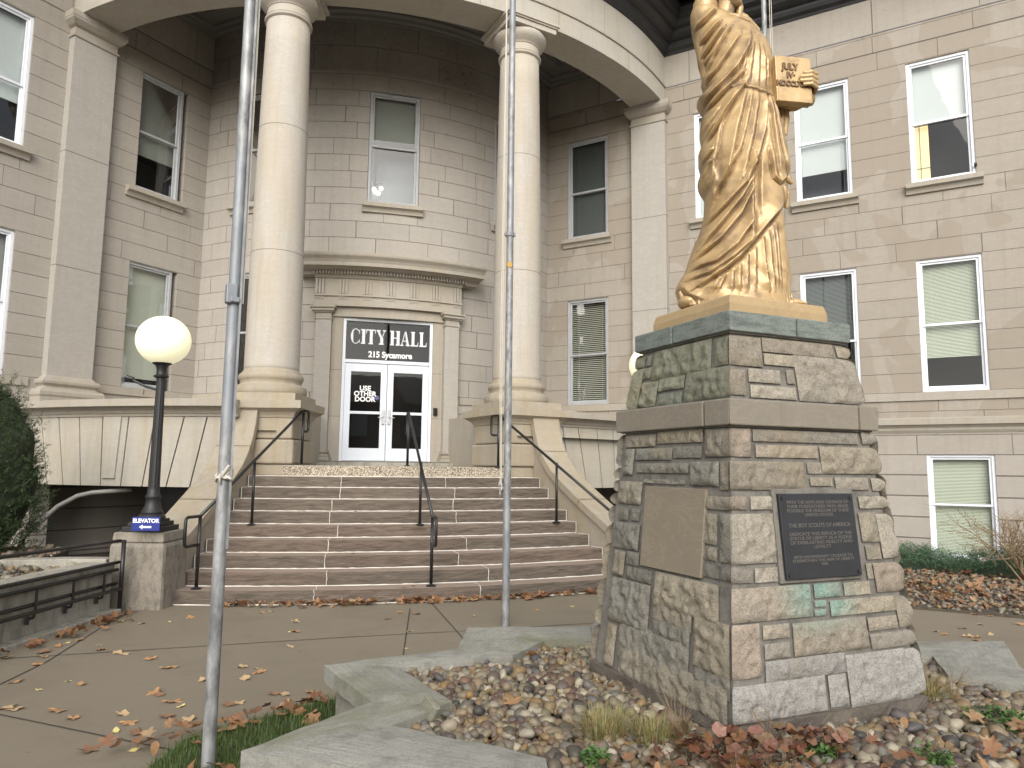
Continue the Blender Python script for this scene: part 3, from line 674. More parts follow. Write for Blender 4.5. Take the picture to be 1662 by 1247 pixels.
# ---- columns and their pedestals
def rot2(x, y, a): return (x*cos(a)-y*sin(a), x*sin(a)+y*cos(a))
for sx in (-1, 1):
    cx, cy = sx*2.127, -7.94; ra = radians(15*sx)
    sh = [(.445, 3.20)] + [(.445-.075*((t)**1.7), 3.28+t*6.10) for t in np.linspace(0, 1, 14)]
    mb = MB().lathe([(r, z) for r, z in sh], (cx, cy, 0), 56); col = mb.build('column', M['column'], B, smooth=True)
    for z in (7.40, 5.20):
        rr = np.interp(z, [p[1] for p in sh], [p[0] for p in sh]); MB().lathe([(rr-.01, z), (rr+.0012, z), (rr+.0012, z+.007), (rr-.01, z+.007)], (cx, cy, 0), 56).build('joint', M['joint'], col, smooth=True)
    cap = [(.372, 9.375), (.385, 9.385), (.405, 9.40), (.41, 9.43), (.392, 9.445), (.40, 9.455), (.375, 9.475), (.372, 9.60), (.385, 9.605), (.395, 9.63), (.41, 9.64), (.43, 9.665), (.475, 9.70), (.505, 9.755), (.51, 9.80), (.49, 9.845), (.2, 9.85)]
    MB().lathe(cap, (cx, cy, 0), 56).build('capital', M['column'], col, smooth='auto')
    mb = MB(); mb.box((cx, cy, 9.90), (1.02, 1.02, .10), ra); mb.box((cx, cy, 9.965), (1.08, 1.08, .03), ra, top=1.0); mb.box((cx, cy, 10.004), (1.13, 1.13, .05), ra); mb.build('abacus', M['column'], col, bevel=.006)
    base = [(.30, 2.80), (.56, 2.80), (.58, 2.83), (.585, 2.88), (.575, 2.935), (.55, 2.955), (.505, 2.965), (.49, 2.99), (.495, 3.03), (.505, 3.045), (.518, 3.06), (.525, 3.09), (.52, 3.125), (.50, 3.15), (.475, 3.155), (.47, 3.18), (.45, 3.205), (.445, 3.23)]
    MB().lathe(base, (cx, cy, 0), 56).build('base', M['tan'], col, smooth='auto')
    MB().box((cx, cy, 2.74), (1.19, 1.19, .124), ra).build('plinth', M['tan'], col, bevel=.006)
    # pedestal
    pm = MB(); pm.box((cx, cy, 1.575), (1.10, 1.10, .19), ra); pm.box((cx, cy, 1.868), (1.19, 1.19, .385), ra); pm.box((cx, cy, 2.245), (1.12, 1.12, .35), ra)
    ped = pm.build('column_pedestal', M['tan'], B, bevel=.03)
    cm_ = MB()
    prof = [(.56, 2.40), (.575, 2.41), (.585, 2.44), (.62, 2.49), (.68, 2.53), (.70, 2.548), (.725, 2.55), (.725, 2.675), (.0, 2.676)]
    for i in range(len(prof)-1):
        q = []
        for r, z in (prof[i], prof[i+1]):
            for a, b in ((-1, -1), (1, -1), (1, 1), (-1, 1)):
                X, Y = rot2(a*r, b*r, ra); q.append((cx+X, cy+Y, z))
        cm_.add(q, [(k, (k+1) % 4, 4+(k+1) % 4, 4+k) for k in range(4)])
    cm_.build('pedestal_cap', M['tan'], ped)
    # stepped joints on pedestal
    # ---- curved base ring with flat arch of voussoirs
    g0 = 16.6
    side = sx
    def AA(R): return (lambda t, o, z: arc(R)(side*t, o, z))
    RV = 9.0 if sx < 0 else 8.72
    MB().sweep([(-.25, 2.40), (.02, 2.40), (.03, 2.435), (.05, 2.45), (.075, 2.49), (.13, 2.53), (.20, 2.548), (.23, 2.55), (.23, 2.664), (-.25, 2.672)], AA(RV), frange(16.5, 46, 1.4), 9*DEG).build('balcony_coping', M['trim'], B)
    # floor of the portico platform
    mb = MB(); aa = frange(13.0, 46, 1.5)
    for i in range(len(aa)-1): mb.add([AA(0)(aa[i], 5.5, 2.655), AA(0)(aa[i], 8.8, 2.655), AA(0)(aa[i+1], 8.8, 2.655), AA(0)(aa[i+1], 5.5, 2.655)], [(0, 1, 2, 3)])
    mb.build('platform_floor', M['tan'], B)
    mb = MB(); mb.add([AA(0)(13, 5.5, 1.5), AA(0)(13, 7.6, 1.5), AA(0)(13, 7.6, 2.655), AA(0)(13, 5.5, 2.655)], [(0, 1, 2, 3)]); mb.build('platform_side', M['trim'], B)
    # underside of the platform
    mb = MB()
    for i in range(len(aa)-1): mb.add([AA(0)(aa[i], 5.5, 2.2), AA(0)(aa[i], 8.85, 2.2), AA(0)(aa[i+1], 8.85, 2.2), AA(0)(aa[i+1], 5.5, 2.2)], [(0, 1, 2, 3)])
    mb.build('platform_underside', M['base'], B)
    top = [46, 40.5, 37.63, 34.59, 31.47, 28.23, 25.19, 22.01, 19.6, 17.0]; bot = [46, 38.6, 36.21, 33.73, 31.12, 28.65, 26.17, 23.51, 21.0, 17.0]
    gp = .075; vm = MB(); Pf = AA(RV)
    for i in range(len(top)-1):
        t0, t1, b0, b1 = top[i]-gp, top[i+1]+gp, bot[i]-gp, bot[i+1]+gp
        n = max(2, int((t0-t1)/.8)); key = (i == 4)
        oo = .05 if False else 0
        F = []; Bk = []
        for k in range(n+1):
            u = k/n; tt = t0+(t1-t0)*u; tb = b0+(b1-b0)*u
            F += [Pf(tb, oo, 1.30), Pf((tb+tt)/2, oo, 1.84), Pf(tt, oo, 2.395)]; Bk += [Pf(tb, -.3, 1.30), Pf((tb+tt)/2, -.3, 1.84), Pf(tt, -.3, 2.395)]
        nv = len(F); fs = []
        for k in range(n):
            for j in range(2):
                a = k*3+j; fs.append((a, a+3, a+4, a+1)); fs.append((nv+a+1, nv+a+4, nv+a+3, nv+a))
            fs.append((k*3, nv+k*3, nv+k*3+3, k*3+3)); fs.append((k*3+2, k*3+5, nv+k*3+5, nv+k*3+2))
        for e in (0, n*3):
            for j in range(2): fs.append((e+j, e+j+1, nv+e+j+1, nv+e+j))
        vm.add(F+Bk, fs)
    ar = vm.build('voussoir_wall', M['vous'], B)
    # raised keystone panel
    k0, k1 = 30.9, 29.2
    MB().add([Pf(k0, .03, 1.42), Pf(k1+.15, .03, 1.42), Pf(k1-.2, .03, 2.395), Pf(k0+.25, .03, 2.395), Pf(k0, -.02, 1.42), Pf(k1+.15, -.02, 1.42), Pf(k1-.2, -.02, 2.395), Pf(k0+.25, -.02, 2.395)],
             [(0, 1, 2, 3), (0, 4, 5, 1), (1, 5, 6, 2), (3, 7, 4, 0)]).build('keystone', M['vous'], ar)
    MB().sweep([(-.06, 1.305), (-.03, 1.305), (-.03, 2.39), (-.06, 2.39)], Pf, frange(17.2, 45.5, 2), 9*DEG).build('joint_backing', M['joint'], ar)
    # pier where the ring meets the wing
    MB().sweep([(-.32, -.2), (-.01, -.2), (-.01, 1.298), (-.32, 1.298)], Pf, frange(41.3, 46, 1.5), 9*DEG).build('pier', M['base'], B)
    # black sheet added for the deep shade of the basement passage under the platform
    MB().sheet(AA(7.6), frange(13, 33.5, 3), [-.2, 2.2], [], ul=7*DEG).build('basement_shade_sheet', M['black'], B)
    # ---- stair flank with swept coping
    pr = [(8.80, 2.549), (8.875, 2.548), (8.93, 2.30), (9.03, 2.06), (9.19, 1.84), (9.42, 1.63), (9.72, 1.45), (10.1, 1.25), (10.6, 1.0), (11.2, .72)]
    er = (sin(radians(15*sx)), -cos(radians(15*sx))); en = (sx*cos(radians(15)), sin(radians(15)))
    def FP(r, n_, z): return (er[0]*r+en[0]*n_, er[1]*r+en[1]*n_, z)
    def flank(n0, n1, pts, dz, mat, name, btm):
        V = []; m = len(pts)
        for n_ in (n0, n1):
            for r, z in pts: V.append(FP(r, n_, z+dz))
            for r, z in btm: V.append(FP(r, n_, z))
        k = m+len(btm); q = MB(); q.add(V, [tuple(range(k)), tuple(range(2*k-1, k-1, -1))]+[(i, i+k, (i+1) % k+k, (i+1) % k) for i in range(k)])
        return q.build(name, mat, B, bevel=.008)
    flank(.02, .46, pr, -.11, M['tan'], 'stair_flank', [(11.2, -.1), (8.80, -.1)])
    # coping slab: offset copy
    low = []
    for i, (r, z) in enumerate(pr):
        a = pr[max(i-1, 1 if i else 0)]; b = pr[min(i+1, len(pr)-1)]
        if i == 0: a, b = pr[1], pr[2]
        dx, dz = b[0]-a[0], b[1]-a[1]; L_ = hypot(dx, dz); low.append((r-(-dz/L_)*.115, z-(dx/L_)*.115))
    low = [(max(8.70, r), z) for r, z in low]
    flank(-.03, .50, pr, 0, M['tan'], 'flank_coping', list(reversed(low)))
    jm = MB()
    for (r, z, dx, dz) in ((9.115, 1.94, .05, .09), (10.25, 1.176, .0, .10)):
        jm.add([FP(r, -.033, z+.005), FP(r+.009, -.033, z), FP(r-.05, -.033, z-.10), FP(r-.059, -.033, z-.095)], [(0, 1, 2, 3)])
        jm.add([FP(r, -.033, z+.008), FP(r, .503, z+.008), FP(r+.009, .503, z+.003), FP(r+.009, -.033, z+.003)], [(0, 1, 2, 3)])
    jm.build('joint', M['joint'], B)
    # end pedestal carrying the street lamp
    pc = FP(11.50, .24 if sx < 0 else .37, 0); rr = radians(15*sx)
    q = MB(); q.box((pc[0], pc[1], .325), (.66, .66, .85), rr, top=.97); q.build('lamp_pedestal', M['lamped'], B, bevel=.05)
    q = MB(); q.box((pc[0], pc[1], .806), (.60, .60, .11), rr, top=.96); q.build('lamp_pedestal_cap', M['lamped'], B, bevel=.012)

# ---- landing, steps
ST = thing('entrance_steps', 'broad curved flight of nine brownstone steps with white caulked joints below the entrance', 'steps')
RST = [11.5, 11.16, 10.82, 10.48, 10.14, 9.87, 9.60, 9.33, 9.06, 8.86]
def smb_step(k):
    R = RST[k-1]; z1 = .165*k; z0 = z1-.165 if k > 1 else -.05; hA = 14.95
    mb = MB(); rnd = random.Random(k*3)
    cuts = [-hA]
    cuts += sorted([(-6.2+rnd.uniform(-.5, .5)), (3.8+rnd.uniform(-2.2, 1.6))]); cuts.append(hA)
    nz = 7
    from mathutils import noise as MN
    for ci in range(len(cuts)-1):
        a0, a1 = cuts[ci]+(.02 if ci else 0), cuts[ci+1]-(.02 if ci < len(cuts)-2 else 0)
        v = rnd.uniform(.92, 1.10); warm = (1.04, .98, .955) if (k <= 5 and rnd.random() < .6) else (1.0, 1.0, .98); col = tuple(v*w for w in warm)
        aa = frange(a0, a1, .22); n = len(aa); P = arc(R); V = []
        for a in aa:
            for j in range(nz+1):
                z = z0+(z1-z0)*j/nz; p = P(a, 0, z)
                d = (MN.noise(Vector((p[0]*5+k*3.1, p[1]*5, p[2]*22)))*.011+MN.noise(Vector((p[0]*14+p[2]*20, p[1]*14, p[2]*34+k)))*.006)*(1 if j < nz else .35)
                V.append(P(a, d-(.004 if j == nz else 0), z-(.004*MN.noise(Vector((p[0]*6, p[1]*6, k))) if j == nz else 0)))
            V.append(P(a, -.37, z1))
        w = nz+2; fs = []
        for i in range(n-1):
            for j in range(nz+1): fs.append((i*w+j, (i+1)*w+j, (i+1)*w+j+1, i*w+j+1))
        # side faces
        fs.append(tuple(range(w))+()); 
        mb.add(V, fs, col=col)
        E0 = [P(a1, 0, z0), P(a1, 0, z1), P(a1, -.37, z1), P(a1, -.37, z0)]; mb.add(E0, [(0, 1, 2, 3)], col=col)
    return mb, R, z1, cuts
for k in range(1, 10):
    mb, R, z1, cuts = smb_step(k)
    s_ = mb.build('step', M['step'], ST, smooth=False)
    # caulk: along the back of the tread and in the vertical joints
    cm_ = MB(); P = arc(RST[k]); rr = random.Random(k)
    aa = frange(-14.9, 14.9, .35)
    cm_.tube([P(a, .008, z1+.001+rr.uniform(-.001, .003)) for a in aa], [.0085+rr.uniform(-.003, .003) for _ in aa], 6)
    if k == 1: cm_.tube([arc(R)(a, .008, .002) for a in aa], [.009+rr.uniform(-.004, .003) for _ in aa], 6)
    P = arc(R)
    for c in cuts[1:-1]:
        pts = [P(c+rr.uniform(-.03, .03), .006, z1-.165*(1-j/4)) for j in range(5)]+[P(c+rr.uniform(-.06, .06), -.02-.30*j/3, z1+.001) for j in range(4)]
        cm_.tube(pts, [.0042+rr.uniform(-.0015, .0015) for _ in pts], 6)
    for e in (-14.93, 14.93): cm_.tube([P(e, .004, z1-.165), P(e, .004, z1), P(e, -.29, z1)], .006, 6)
    cm_.build('joint_caulk', M['caulk'], s_)
# landing slab with exposed aggregate edge
mb = MB(); aa = frange(-12.0, 12.0, 1); P = arc(8.86)
mb.sweep([(-3.3, 1.49), (0, 1.49), (0, 1.648), (-.012, 1.656), (-3.3, 1.656)], P, aa, 8.4*DEG); mb.build('landing', M['agg'], ST)
MB().sweep([(-3.3, 1.657), (-.03, 1.657), (-.03, 1.661), (-3.3, 1.661)], P, aa, 8.4*DEG).build('landing_surface', M['retwall'], ST)
mb = MB(); aa = frange(-17, 17, 1); mb.sweep([(-.6, 1.60), (.42, 1.60), (.42, 1.735), (-.6, 1.748)], arc(5.6), aa, 5.6*DEG); mb.build('door_step', M['retwall'], ST)

# ---- door surround
P = arc(5.6)
def rsweep(name, prof, a0, a1, mat, par=B, caps=True, st=1.0):
    return MB().sweep(prof, P, frange(a0, a1, st), 5.6*DEG, caps=caps).build(name, mat, par)
sur = rsweep('door_entablature', [(-.02, 4.90), (.20, 4.90), (.20, 5.10), (.235, 5.10), (.235, 5.14), (.19, 5.145), (.19, 5.47), (.22, 5.475), (.26, 5.53), (-.02, 5.53)], -15.2, 15.2, M['trim'])
for s_ in (1, -1):
    # splayed cornice ends use the same profile, longer
    pass
rsweep('door_cornice', [(-.02, 5.53), (.27, 5.53), (.28, 5.60), (.42, 5.62), (.44, 5.635), (.56, 5.65), (.57, 5.72), (.58, 5.735), (.60, 5.77), (.66, 5.83), (.67, 5.865), (.67, 5.90), (-.02, 5.97)], -18.6, 18.6, M['trim'], sur)
dm = MB(); a = -15.3
while a < 15.3:
    dm.sweep([(.26, 5.54), (.345, 5.54), (.345, 5.615), (.26, 5.615)], P, [a, a+.30]); a += .60
dm.build('dentils', M['trim'], sur)
for c in np.linspace(-14.2, 14.2, 7):
    gm = MB()
    for q in (-.62, 0, .62):
        gm.sweep([(.19, 5.15), (.225, 5.15), (.225, 5.46), (.19, 5.46)], P, [c+q-.22, c+q+.22])
    gm.sweep([(.19, 5.07), (.212, 5.07), (.212, 5.095), (.19, 5.095)], P, [c-.95, c+.95])
    for q in np.linspace(-.8, .8, 6): gm.sweep([(.19, 5.035), (.215, 5.035), (.207, 5.07), (.19, 5.07)], P, [c+q-.09, c+q+.09])
    gm.build('triglyph', M['trim'], sur)
for s_ in (-1, 1):
    def bx(a0, a1, o0, o1, z0, z1, mbx): mbx.sweep([(o0, z0), (o1, z0), (o1, z1), (o0, z1)], P, sorted([s_*a0, s_*a1]))
    mb = MB(); bx(11.7, 14.9, -.02, .16, 1.95, 4.68, mb); f = mb.build('door_pilaster', M['pil'], B, bevel=.004)
    for nm, parts in (('capital', [(11.55, 15.05, .18, 4.62, 4.66), (11.7, 14.9, .162, 4.66, 4.76), (11.4, 15.2, .20, 4.76, 4.79), (11.1, 15.5, .235, 4.79, 4.85), (10.8, 15.8, .265, 4.85, 4.898)]),
                      ('base', [(10.9, 15.7, .25, 1.745, 1.83), (11.1, 15.5, .235, 1.83, 1.88), (11.45, 15.15, .19, 1.88, 1.91), (11.3, 15.3, .205, 1.91, 1.95)])):
        mb = MB()
        for a0, a1, o1, z0, z1 in parts: bx(a0, a1, -.02, o1, z0, z1, mb)
        mb.build(nm, M['trim'], f, bevel=.012)
    mb = MB(); bx(9.47, 11.68, -.02, .06, 1.75, 4.70, mb); mb.build('door_jamb', M['trim'], B)
    mb = MB()
    for z in (2.65, 3.6): bx(9.465, 11.69, -.02, .0612, z, z+.006, mb)
    mb.build('joint', M['joint'], B)
rsweep('door_lintel', [(-.02, 4.70), (.10, 4.70), (.10, 4.897), (-.02, 4.897)], -11.68, 11.68, M['trim'])

# ---- entrance doors
DY = -5.50
D = MB(); W2 = .925
D.box((-W2+.03, DY, 3.22), (.06, .12, 2.94)); D.box((W2-.03, DY, 3.22), (.06, .12, 2.94)); D.box((0, DY, 4.665), (2*W2-.12, .118, .06)); D.box((0, DY, 3.80), (2*W2-.12, .12, .07))
df = D.build('door_frame', M['doorwhite'], B, bevel=.004)
MB().add([(-W2+.06, DY, 3.835), (W2-.06, DY, 3.835), (W2-.06, DY, 4.635), (-W2+.06, DY, 4.635)], [(0, 1, 2, 3)]).build('transom_pane', M['glass'], df)
MB().box((0, DY-.09, 1.757), (1.85, .16, .012)).build('threshold', M['silver'], df)
for s_ in (-1, 1):
    cx = s_*.433; dw = .856; z0, z1 = 1.77, 3.76
    d = MB(); st = .125
    for x in (-dw/2+st/2, dw/2-st/2): d.box((cx+x, DY-.01, (z0+z1)/2), (st, .05, z1-z0))
    d.box((cx, DY-.01, z1-.085), (dw-2*st, .048, .17)); d.box((cx, DY-.01, z0+.125), (dw-2*st, .048, .25)); d.box((cx, DY-.012, 2.745), (dw-2*st, .05, .055))
    leaf = d.build('door', M['doorwhite'], B, bevel=.003)
    for a, b in ((z0+.25, 2.717), (2.773, z1-.17)):
        MB().add([(cx-dw/2+st, DY-.012, a), (cx+dw/2-st, DY-.012, a), (cx+dw/2-st, DY-.012, b), (cx-dw/2+st, DY-.012, b)], [(0, 1, 2, 3)]).build('pane', M['glass'], leaf)
    h = MB(); hx = s_*.062; h.box((hx, DY-.045, 2.66), (.058, .02, .30)); h.box((hx, DY-.066, 2.72), (.045, .03, .11)); h.box((hx, DY-.062, 2.565), (.045, .025, .09)); h.tube([(hx+s_*.01, DY-.05, 2.655), (hx+s_*.01, DY-.095, 2.655), (hx+s_*.105, DY-.095, 2.65)], .009, 8)
    h.build('door_handle', M['silver'], leaf, bevel=.004)
# vestibule behind the doors
v = MB()
v.add([(-1.5, -3.9, 1.7), (1.5, -3.9, 1.7), (1.5, -3.9, 4.9), (-1.5, -3.9, 4.9)], [(0, 1, 2, 3)]); v.add([(-1.5, -5.38, 1.7), (-1.5, -3.9, 1.7), (-1.5, -3.9, 4.9), (-1.5, -5.38, 4.9)], [(0, 1, 2, 3)])
v.add([(1.5, -5.38, 1.7), (1.5, -3.9, 1.7), (1.5, -3.9, 4.9), (1.5, -5.38, 4.9)], [(0, 1, 2, 3)]); v.add([(-1.5, -5.38, 1.74), (1.5, -5.38, 1.74), (1.5, -3.9, 1.74), (-1.5, -3.9, 1.74)], [(0, 1, 2, 3)]); v.add([(-1.5, -5.38, 4.9), (1.5, -5.38, 4.9), (1.5, -3.9, 4.9), (-1.5, -3.9, 4.9)], [(0, 1, 2, 3)])
v.build('vestibule', M['room'], B)
ib = MB(); q = arc(5.6)(10.2, .085, 2.80); ib.box(q, (.085, .05, .16), radians(10)); ib2 = ib.build('intercom_box', M['black'], None, origin=q, bevel=.008)
tag(ib2, 'small black intercom box fixed to the stone jamb right of the doors', 'intercom')

# ------------------------------------------------------------------ fast numpy mesh
def fast_mesh(name, V, F, mat, smooth=False, parent=None, cols=None, loc=None):
    V = np.asarray(V, dtype=np.float32); F = np.asarray(F, dtype=np.int32); me = bpy.data.meshes.new(name)
    if loc is not None: V = V-np.array(loc, dtype=np.float32)
    n, k = F.shape
    me.vertices.add(len(V)); me.vertices.foreach_set('co', V.ravel())
    me.loops.add(n*k); me.loops.foreach_set('vertex_index', F.ravel())
    me.polygons.add(n); me.polygons.foreach_set('loop_start', np.arange(0, n*k, k, dtype=np.int32)); me.polygons.foreach_set('loop_total', np.full(n, k, dtype=np.int32))
    if smooth: me.polygons.foreach_set('use_smooth', np.ones(n, dtype=bool))
    me.update(calc_edges=True); me.validate()
    if cols is not None:
        ca = me.color_attributes.new('Col', 'FLOAT_COLOR', 'POINT'); cc = np.ones((len(V), 4), dtype=np.float32); cc[:, :3] = cols; ca.data.foreach_set('color', cc.ravel())
    me.materials.append(mat); o = bpy.data.objects.new(name, me); C.objects.link(o)
    if parent is not None: o.parent = parent
    if loc is not None and parent is None: o.location = loc
    return o
def rotm(ax, ay, az):
    cx, sx, cy, sy, cz, sz = np.cos(ax), np.sin(ax), np.cos(ay), np.sin(ay), np.cos(az), np.sin(az); n = len(ax); R = np.zeros((n, 3, 3))
    R[:, 0, 0] = cz*cy; R[:, 0, 1] = cz*sy*sx-sz*cx; R[:, 0, 2] = cz*sy*cx+sz*sx
    R[:, 1, 0] = sz*cy; R[:, 1, 1] = sz*sy*sx+cz*cx; R[:, 1, 2] = sz*sy*cx-cz*sx
    R[:, 2, 0] = -sy; R[:, 2, 1] = cy*sx; R[:, 2, 2] = cy*cx; return R
def scatter(base_v, base_f, P, R, S):
    """instances of a base mesh baked in one mesh: P (n,3), R (n,3,3), S (n,3)"""
    V = np.einsum('nij,nkj->nki', R, base_v[None]*S[:, None, :])+P[:, None, :]
    n, k = len(P), len(base_v); F = (base_f[None]+(np.arange(n)*k)[:, None, None]).reshape(-1, base_f.shape[1]); return V.reshape(-1, 3), F
import bmesh
def ico(sub):
    b = bmesh.new(); bmesh.ops.create_icosphere(b, subdivisions=sub, radius=1); b.verts.ensure_lookup_table()
    v = np.array([x.co[:] for x in b.verts]); f = np.array([[q.index for q in x.verts] for x in b.faces]); b.free(); return v, f
def inpoly(px, py, poly):
    x = np.asarray(px); y = np.asarray(py); c = np.zeros(len(x), bool); n = len(poly)
    for i in range(n):
        x0, y0 = poly[i]; x1, y1 = poly[(i+1) % n]
        m = ((y0 > y) != (y1 > y)) & (x < (x1-x0)*(y-y0)/((y1-y0) if y1 != y0 else 1e-9)+x0); c ^= m
    return c
def text_mb(s_, size, depth=.004, bold=.0, space=1.0, align='CENTER', lines=1.0):
    cu = bpy.data.curves.new('t', 'FONT'); cu.body = s_; cu.size = size; cu.extrude = depth/2; cu.offset = bold; cu.align_x = align; cu.align_y = 'CENTER'; cu.space_character = space; cu.space_line = lines
    cu.resolution_u = 4
    ob = bpy.data.objects.new('t', cu); C.objects.link(ob); bpy.context.view_layer.update()
    dg = bpy.context.evaluated_depsgraph_get(); me = ob.evaluated_get(dg).to_mesh()
    v = [tuple(x.co) for x in me.vertices]; f = [tuple(p.vertices) for p in me.polygons]
    ob.evaluated_get(dg).to_mesh_clear(); bpy.data.objects.remove(ob); bpy.data.curves.remove(cu)
    return v, f
def place(v, O, X, Y, Zn): 
    O, X, Y, Zn = Vector(O), Vector(X), Vector(Y), Vector(Zn); return [tuple(O+X*a+Y*b+Zn*c) for a, b, c in v]

# ------------------------------------------------------------------ lettering on the doors
def serif_glyph(ch):
    """unit-height glyph: list of convex polygons, width"""
    S = []; T = .235; t = .07; h = .085
    R = lambda x0, y0, x1, y1: S.append([(x0, y0), (x1, y0), (x1, y1), (x0, y1)])
    if ch == 'I': R(.08, h, .08+T, 1-h); R(0, 0, .33, h); R(0, 1-h, .33, 1); w = .33
    elif ch == 'H': R(.08, h, .08+T, 1-h); R(.57, h, .57+T, 1-h); R(.08+T, .47, .57, .54); [R(x, y, x+.33, y+h) for x in (0, .49) for y in (0, 1-h)]; w = .82
    elif ch == 'L': R(.08, h, .08+T, 1-h); R(0, 0, .62, h); R(0, 1-h, .36, 1); S.append([(.55, h), (.62, h), (.66, .30), (.63, .30)]); w = .66
    elif ch == 'T': R(.29, h, .29+T, 1-h); R(0, 1-h, .75, 1); R(.19, 0, .56, h); S.append([(0, 1-h), (.07, 1-h), (.03, .70), (0, .70)]); S.append([(.68, 1-h), (.75, 1-h), (.75, .70), (.72, .70)]); w = .75
    elif ch == 'Y': S.append([(.05, 1-h), (.25, 1-h), (.47, .46), (.31, .46)]); S.append([(.60, 1-h), (.67, 1-h), (.47, .46), (.42, .46)]); R(.31, h, .31+T, .465); R(.2, 0, .58, h); R(0, 1-h, .33, 1); R(.5, 1-h, .76, 1); w = .76
    elif ch == 'A': S.append([(.08, h), (.15, h), (.42, 1), (.36, 1)]); S.append([(.52, h), (.72, h), (.47, 1), (.36, 1)]); R(.2, .30, .58, .36); R(0, 0, .26, h); R(.45, 0, .8, h); w = .8
    elif ch == 'C':
        n = 18; pts = []
        for i in range(n+1):
            a = radians(42+276*i/n); th = .05+.14*abs(cos(a))**1.5*(1 if cos(a) < 0 else .35)
            pts.append(((.38+.38*cos(a), .5+.52*sin(a)), (.38+(.38-th)*cos(a), .5+(.52-.055)*sin(a))))
        for i in range(n): S.append([pts[i][0], pts[i+1][0], pts[i+1][1], pts[i][1]])
        S.append([(.64, .68), (.69, .68), (.70, 1.0), (.65, .88)]); S.append([(.65, .13), (.70, .02), (.70, .30), (.66, .28)]); w = .74
    else: w = .36
    return S, w
def serif_text(s_, H, x0, z0, y, gap=.13, wid=.8):
    mb = MB(); x = 0; tot = 0; G = [serif_glyph(c) for c in s_]
    tot = sum(g[1] for g in G)*wid+gap*(len(G)-1)
    x = -tot/2
    for S, w in G:
        for p in S:
            n = len(p); v = [(x0+(x+a*wid)*H, y-.004, z0+b*H) for a, b in p]+[(x0+(x+a*wid)*H, y, z0+b*H) for a, b in p]
            mb.add(v, [tuple(range(n)), tuple(range(2*n-1, n-1, -1))]+[(i, (i+1) % n, n+(i+1) % n, n+i) for i in range(n)])
        x += w*wid+gap
    return mb
q = serif_text('CITY', .31, -.41, 4.17, DY-.012, wid=.84, gap=.05); q.build('lettering', M['decal'], df)
q = serif_text('HALL', .31, .42, 4.17, DY-.012, wid=.80, gap=.05); q.build('lettering', M['decal'], df)
v, f = text_mb('215 Sycamore', .175, .003, .0055, .98); MB().add(place(v, (0.05, DY-.012, 3.955), (.92, 0, 0), (0, 0, 1), (0, -1, 0)), f).build('lettering', M['letter'], df)
v, f = text_mb('USE\nOTHER\nDOOR', .138, .003, .0045, 1.0, lines=.82); MB().add(place(v, (-.44, DY-.018, 3.13), (1, 0, 0), (0, 0, 1), (0, -1, 0)), f).build('lettering', M['letter'], df)
MB().lathe([(.002, 0), (.045, 0), (.045, .003), (.002, .003)], (0, 0, 0), 18).v
q = MB(); n = 20; q.add([(-.20+.045*cos(2*pi*k/n), DY-.018, 3.06+.045*sin(2*pi*k/n)) for k in range(n)], [tuple(range(n))]); q.build('round_sticker', plain('sticker_purple', (.10, .09, .22), .5), df)

# ------------------------------------------------------------------ hand rails
def handrail(name, label, ang_b, pts, mid, top):
    """bottom post, mid post, top post base points; loops at both ends"""
    o = thing(name, label, 'handrail', tuple(pts), 'black handrails on the entrance steps')
    r = .021; H = .865
    b = Vector(pts); m = Vector(mid); t = Vector(top); up = Vector((0, 0, 1))
    d = (b-t); d.z = 0; d.normalize()
    bt, tt = b+up*H, t+up*(H+.02)
    rail = MB(); rail.tube([bt, tt], r, 10); rail.build('rail', M['black'], o, smooth=True)
    for p, hgt in ((b, H), (t, H+.02)):
        q = MB(); q.tube([p, p+up*hgt], r, 10); q.build('post', M['black'], o, smooth=True)
    # mid post reaches the sloping rail
    k = (m-b).to_2d().length/(t-b).to_2d().length; zt = bt.z+(tt.z-bt.z)*k
    q = MB(); q.tube([m, (m.x, m.y, zt-.01)], r*.95, 10); q.build('post', M['black'], o, smooth=True)
    for p in (b, m, t):
        q = MB(); q.lathe([(.002, 0), (.062, 0), (.062, .012), (.03, .02), (.022, .03)], (p.x, p.y, p.z+.001), 16); q.build('base_plate', M['black'], o)
    for p, s_, L in ((bt, 1, .30), (tt, -1, .20)):
        a = p; e = d*s_; rr = .045
        q = MB(); q.tube([a, a+e*(L-rr), a+e*(L-rr*.3)-up*rr*.3, a+e*L-up*rr, a+e*L-up*(.34-rr), a+e*(L-rr*.3)-up*(.34-rr*.3), a+e*(L-rr)-up*.34, a-up*.34], r*.92, 10); q.build('loop_end', M['black'], o, smooth=True)
    return o
handrail('handrail', 'black tube handrail on the left side of the steps', 0, (-2.665, -11.07, .165), (-2.17, -9.86, .825), (-1.57, -8.50, 1.656))
handrail('handrail', 'black tube handrail down the middle of the steps', 0, (.12, -11.38, .165), (.13, -10.12, .825), (.10, -8.66, 1.656))
handrail('handrail', 'black tube handrail on the right side of the steps, partly behind the stone pedestal', 0, (2.72, -11.05, .165), (2.26, -9.90, .825), (1.62, -8.70, 1.656))

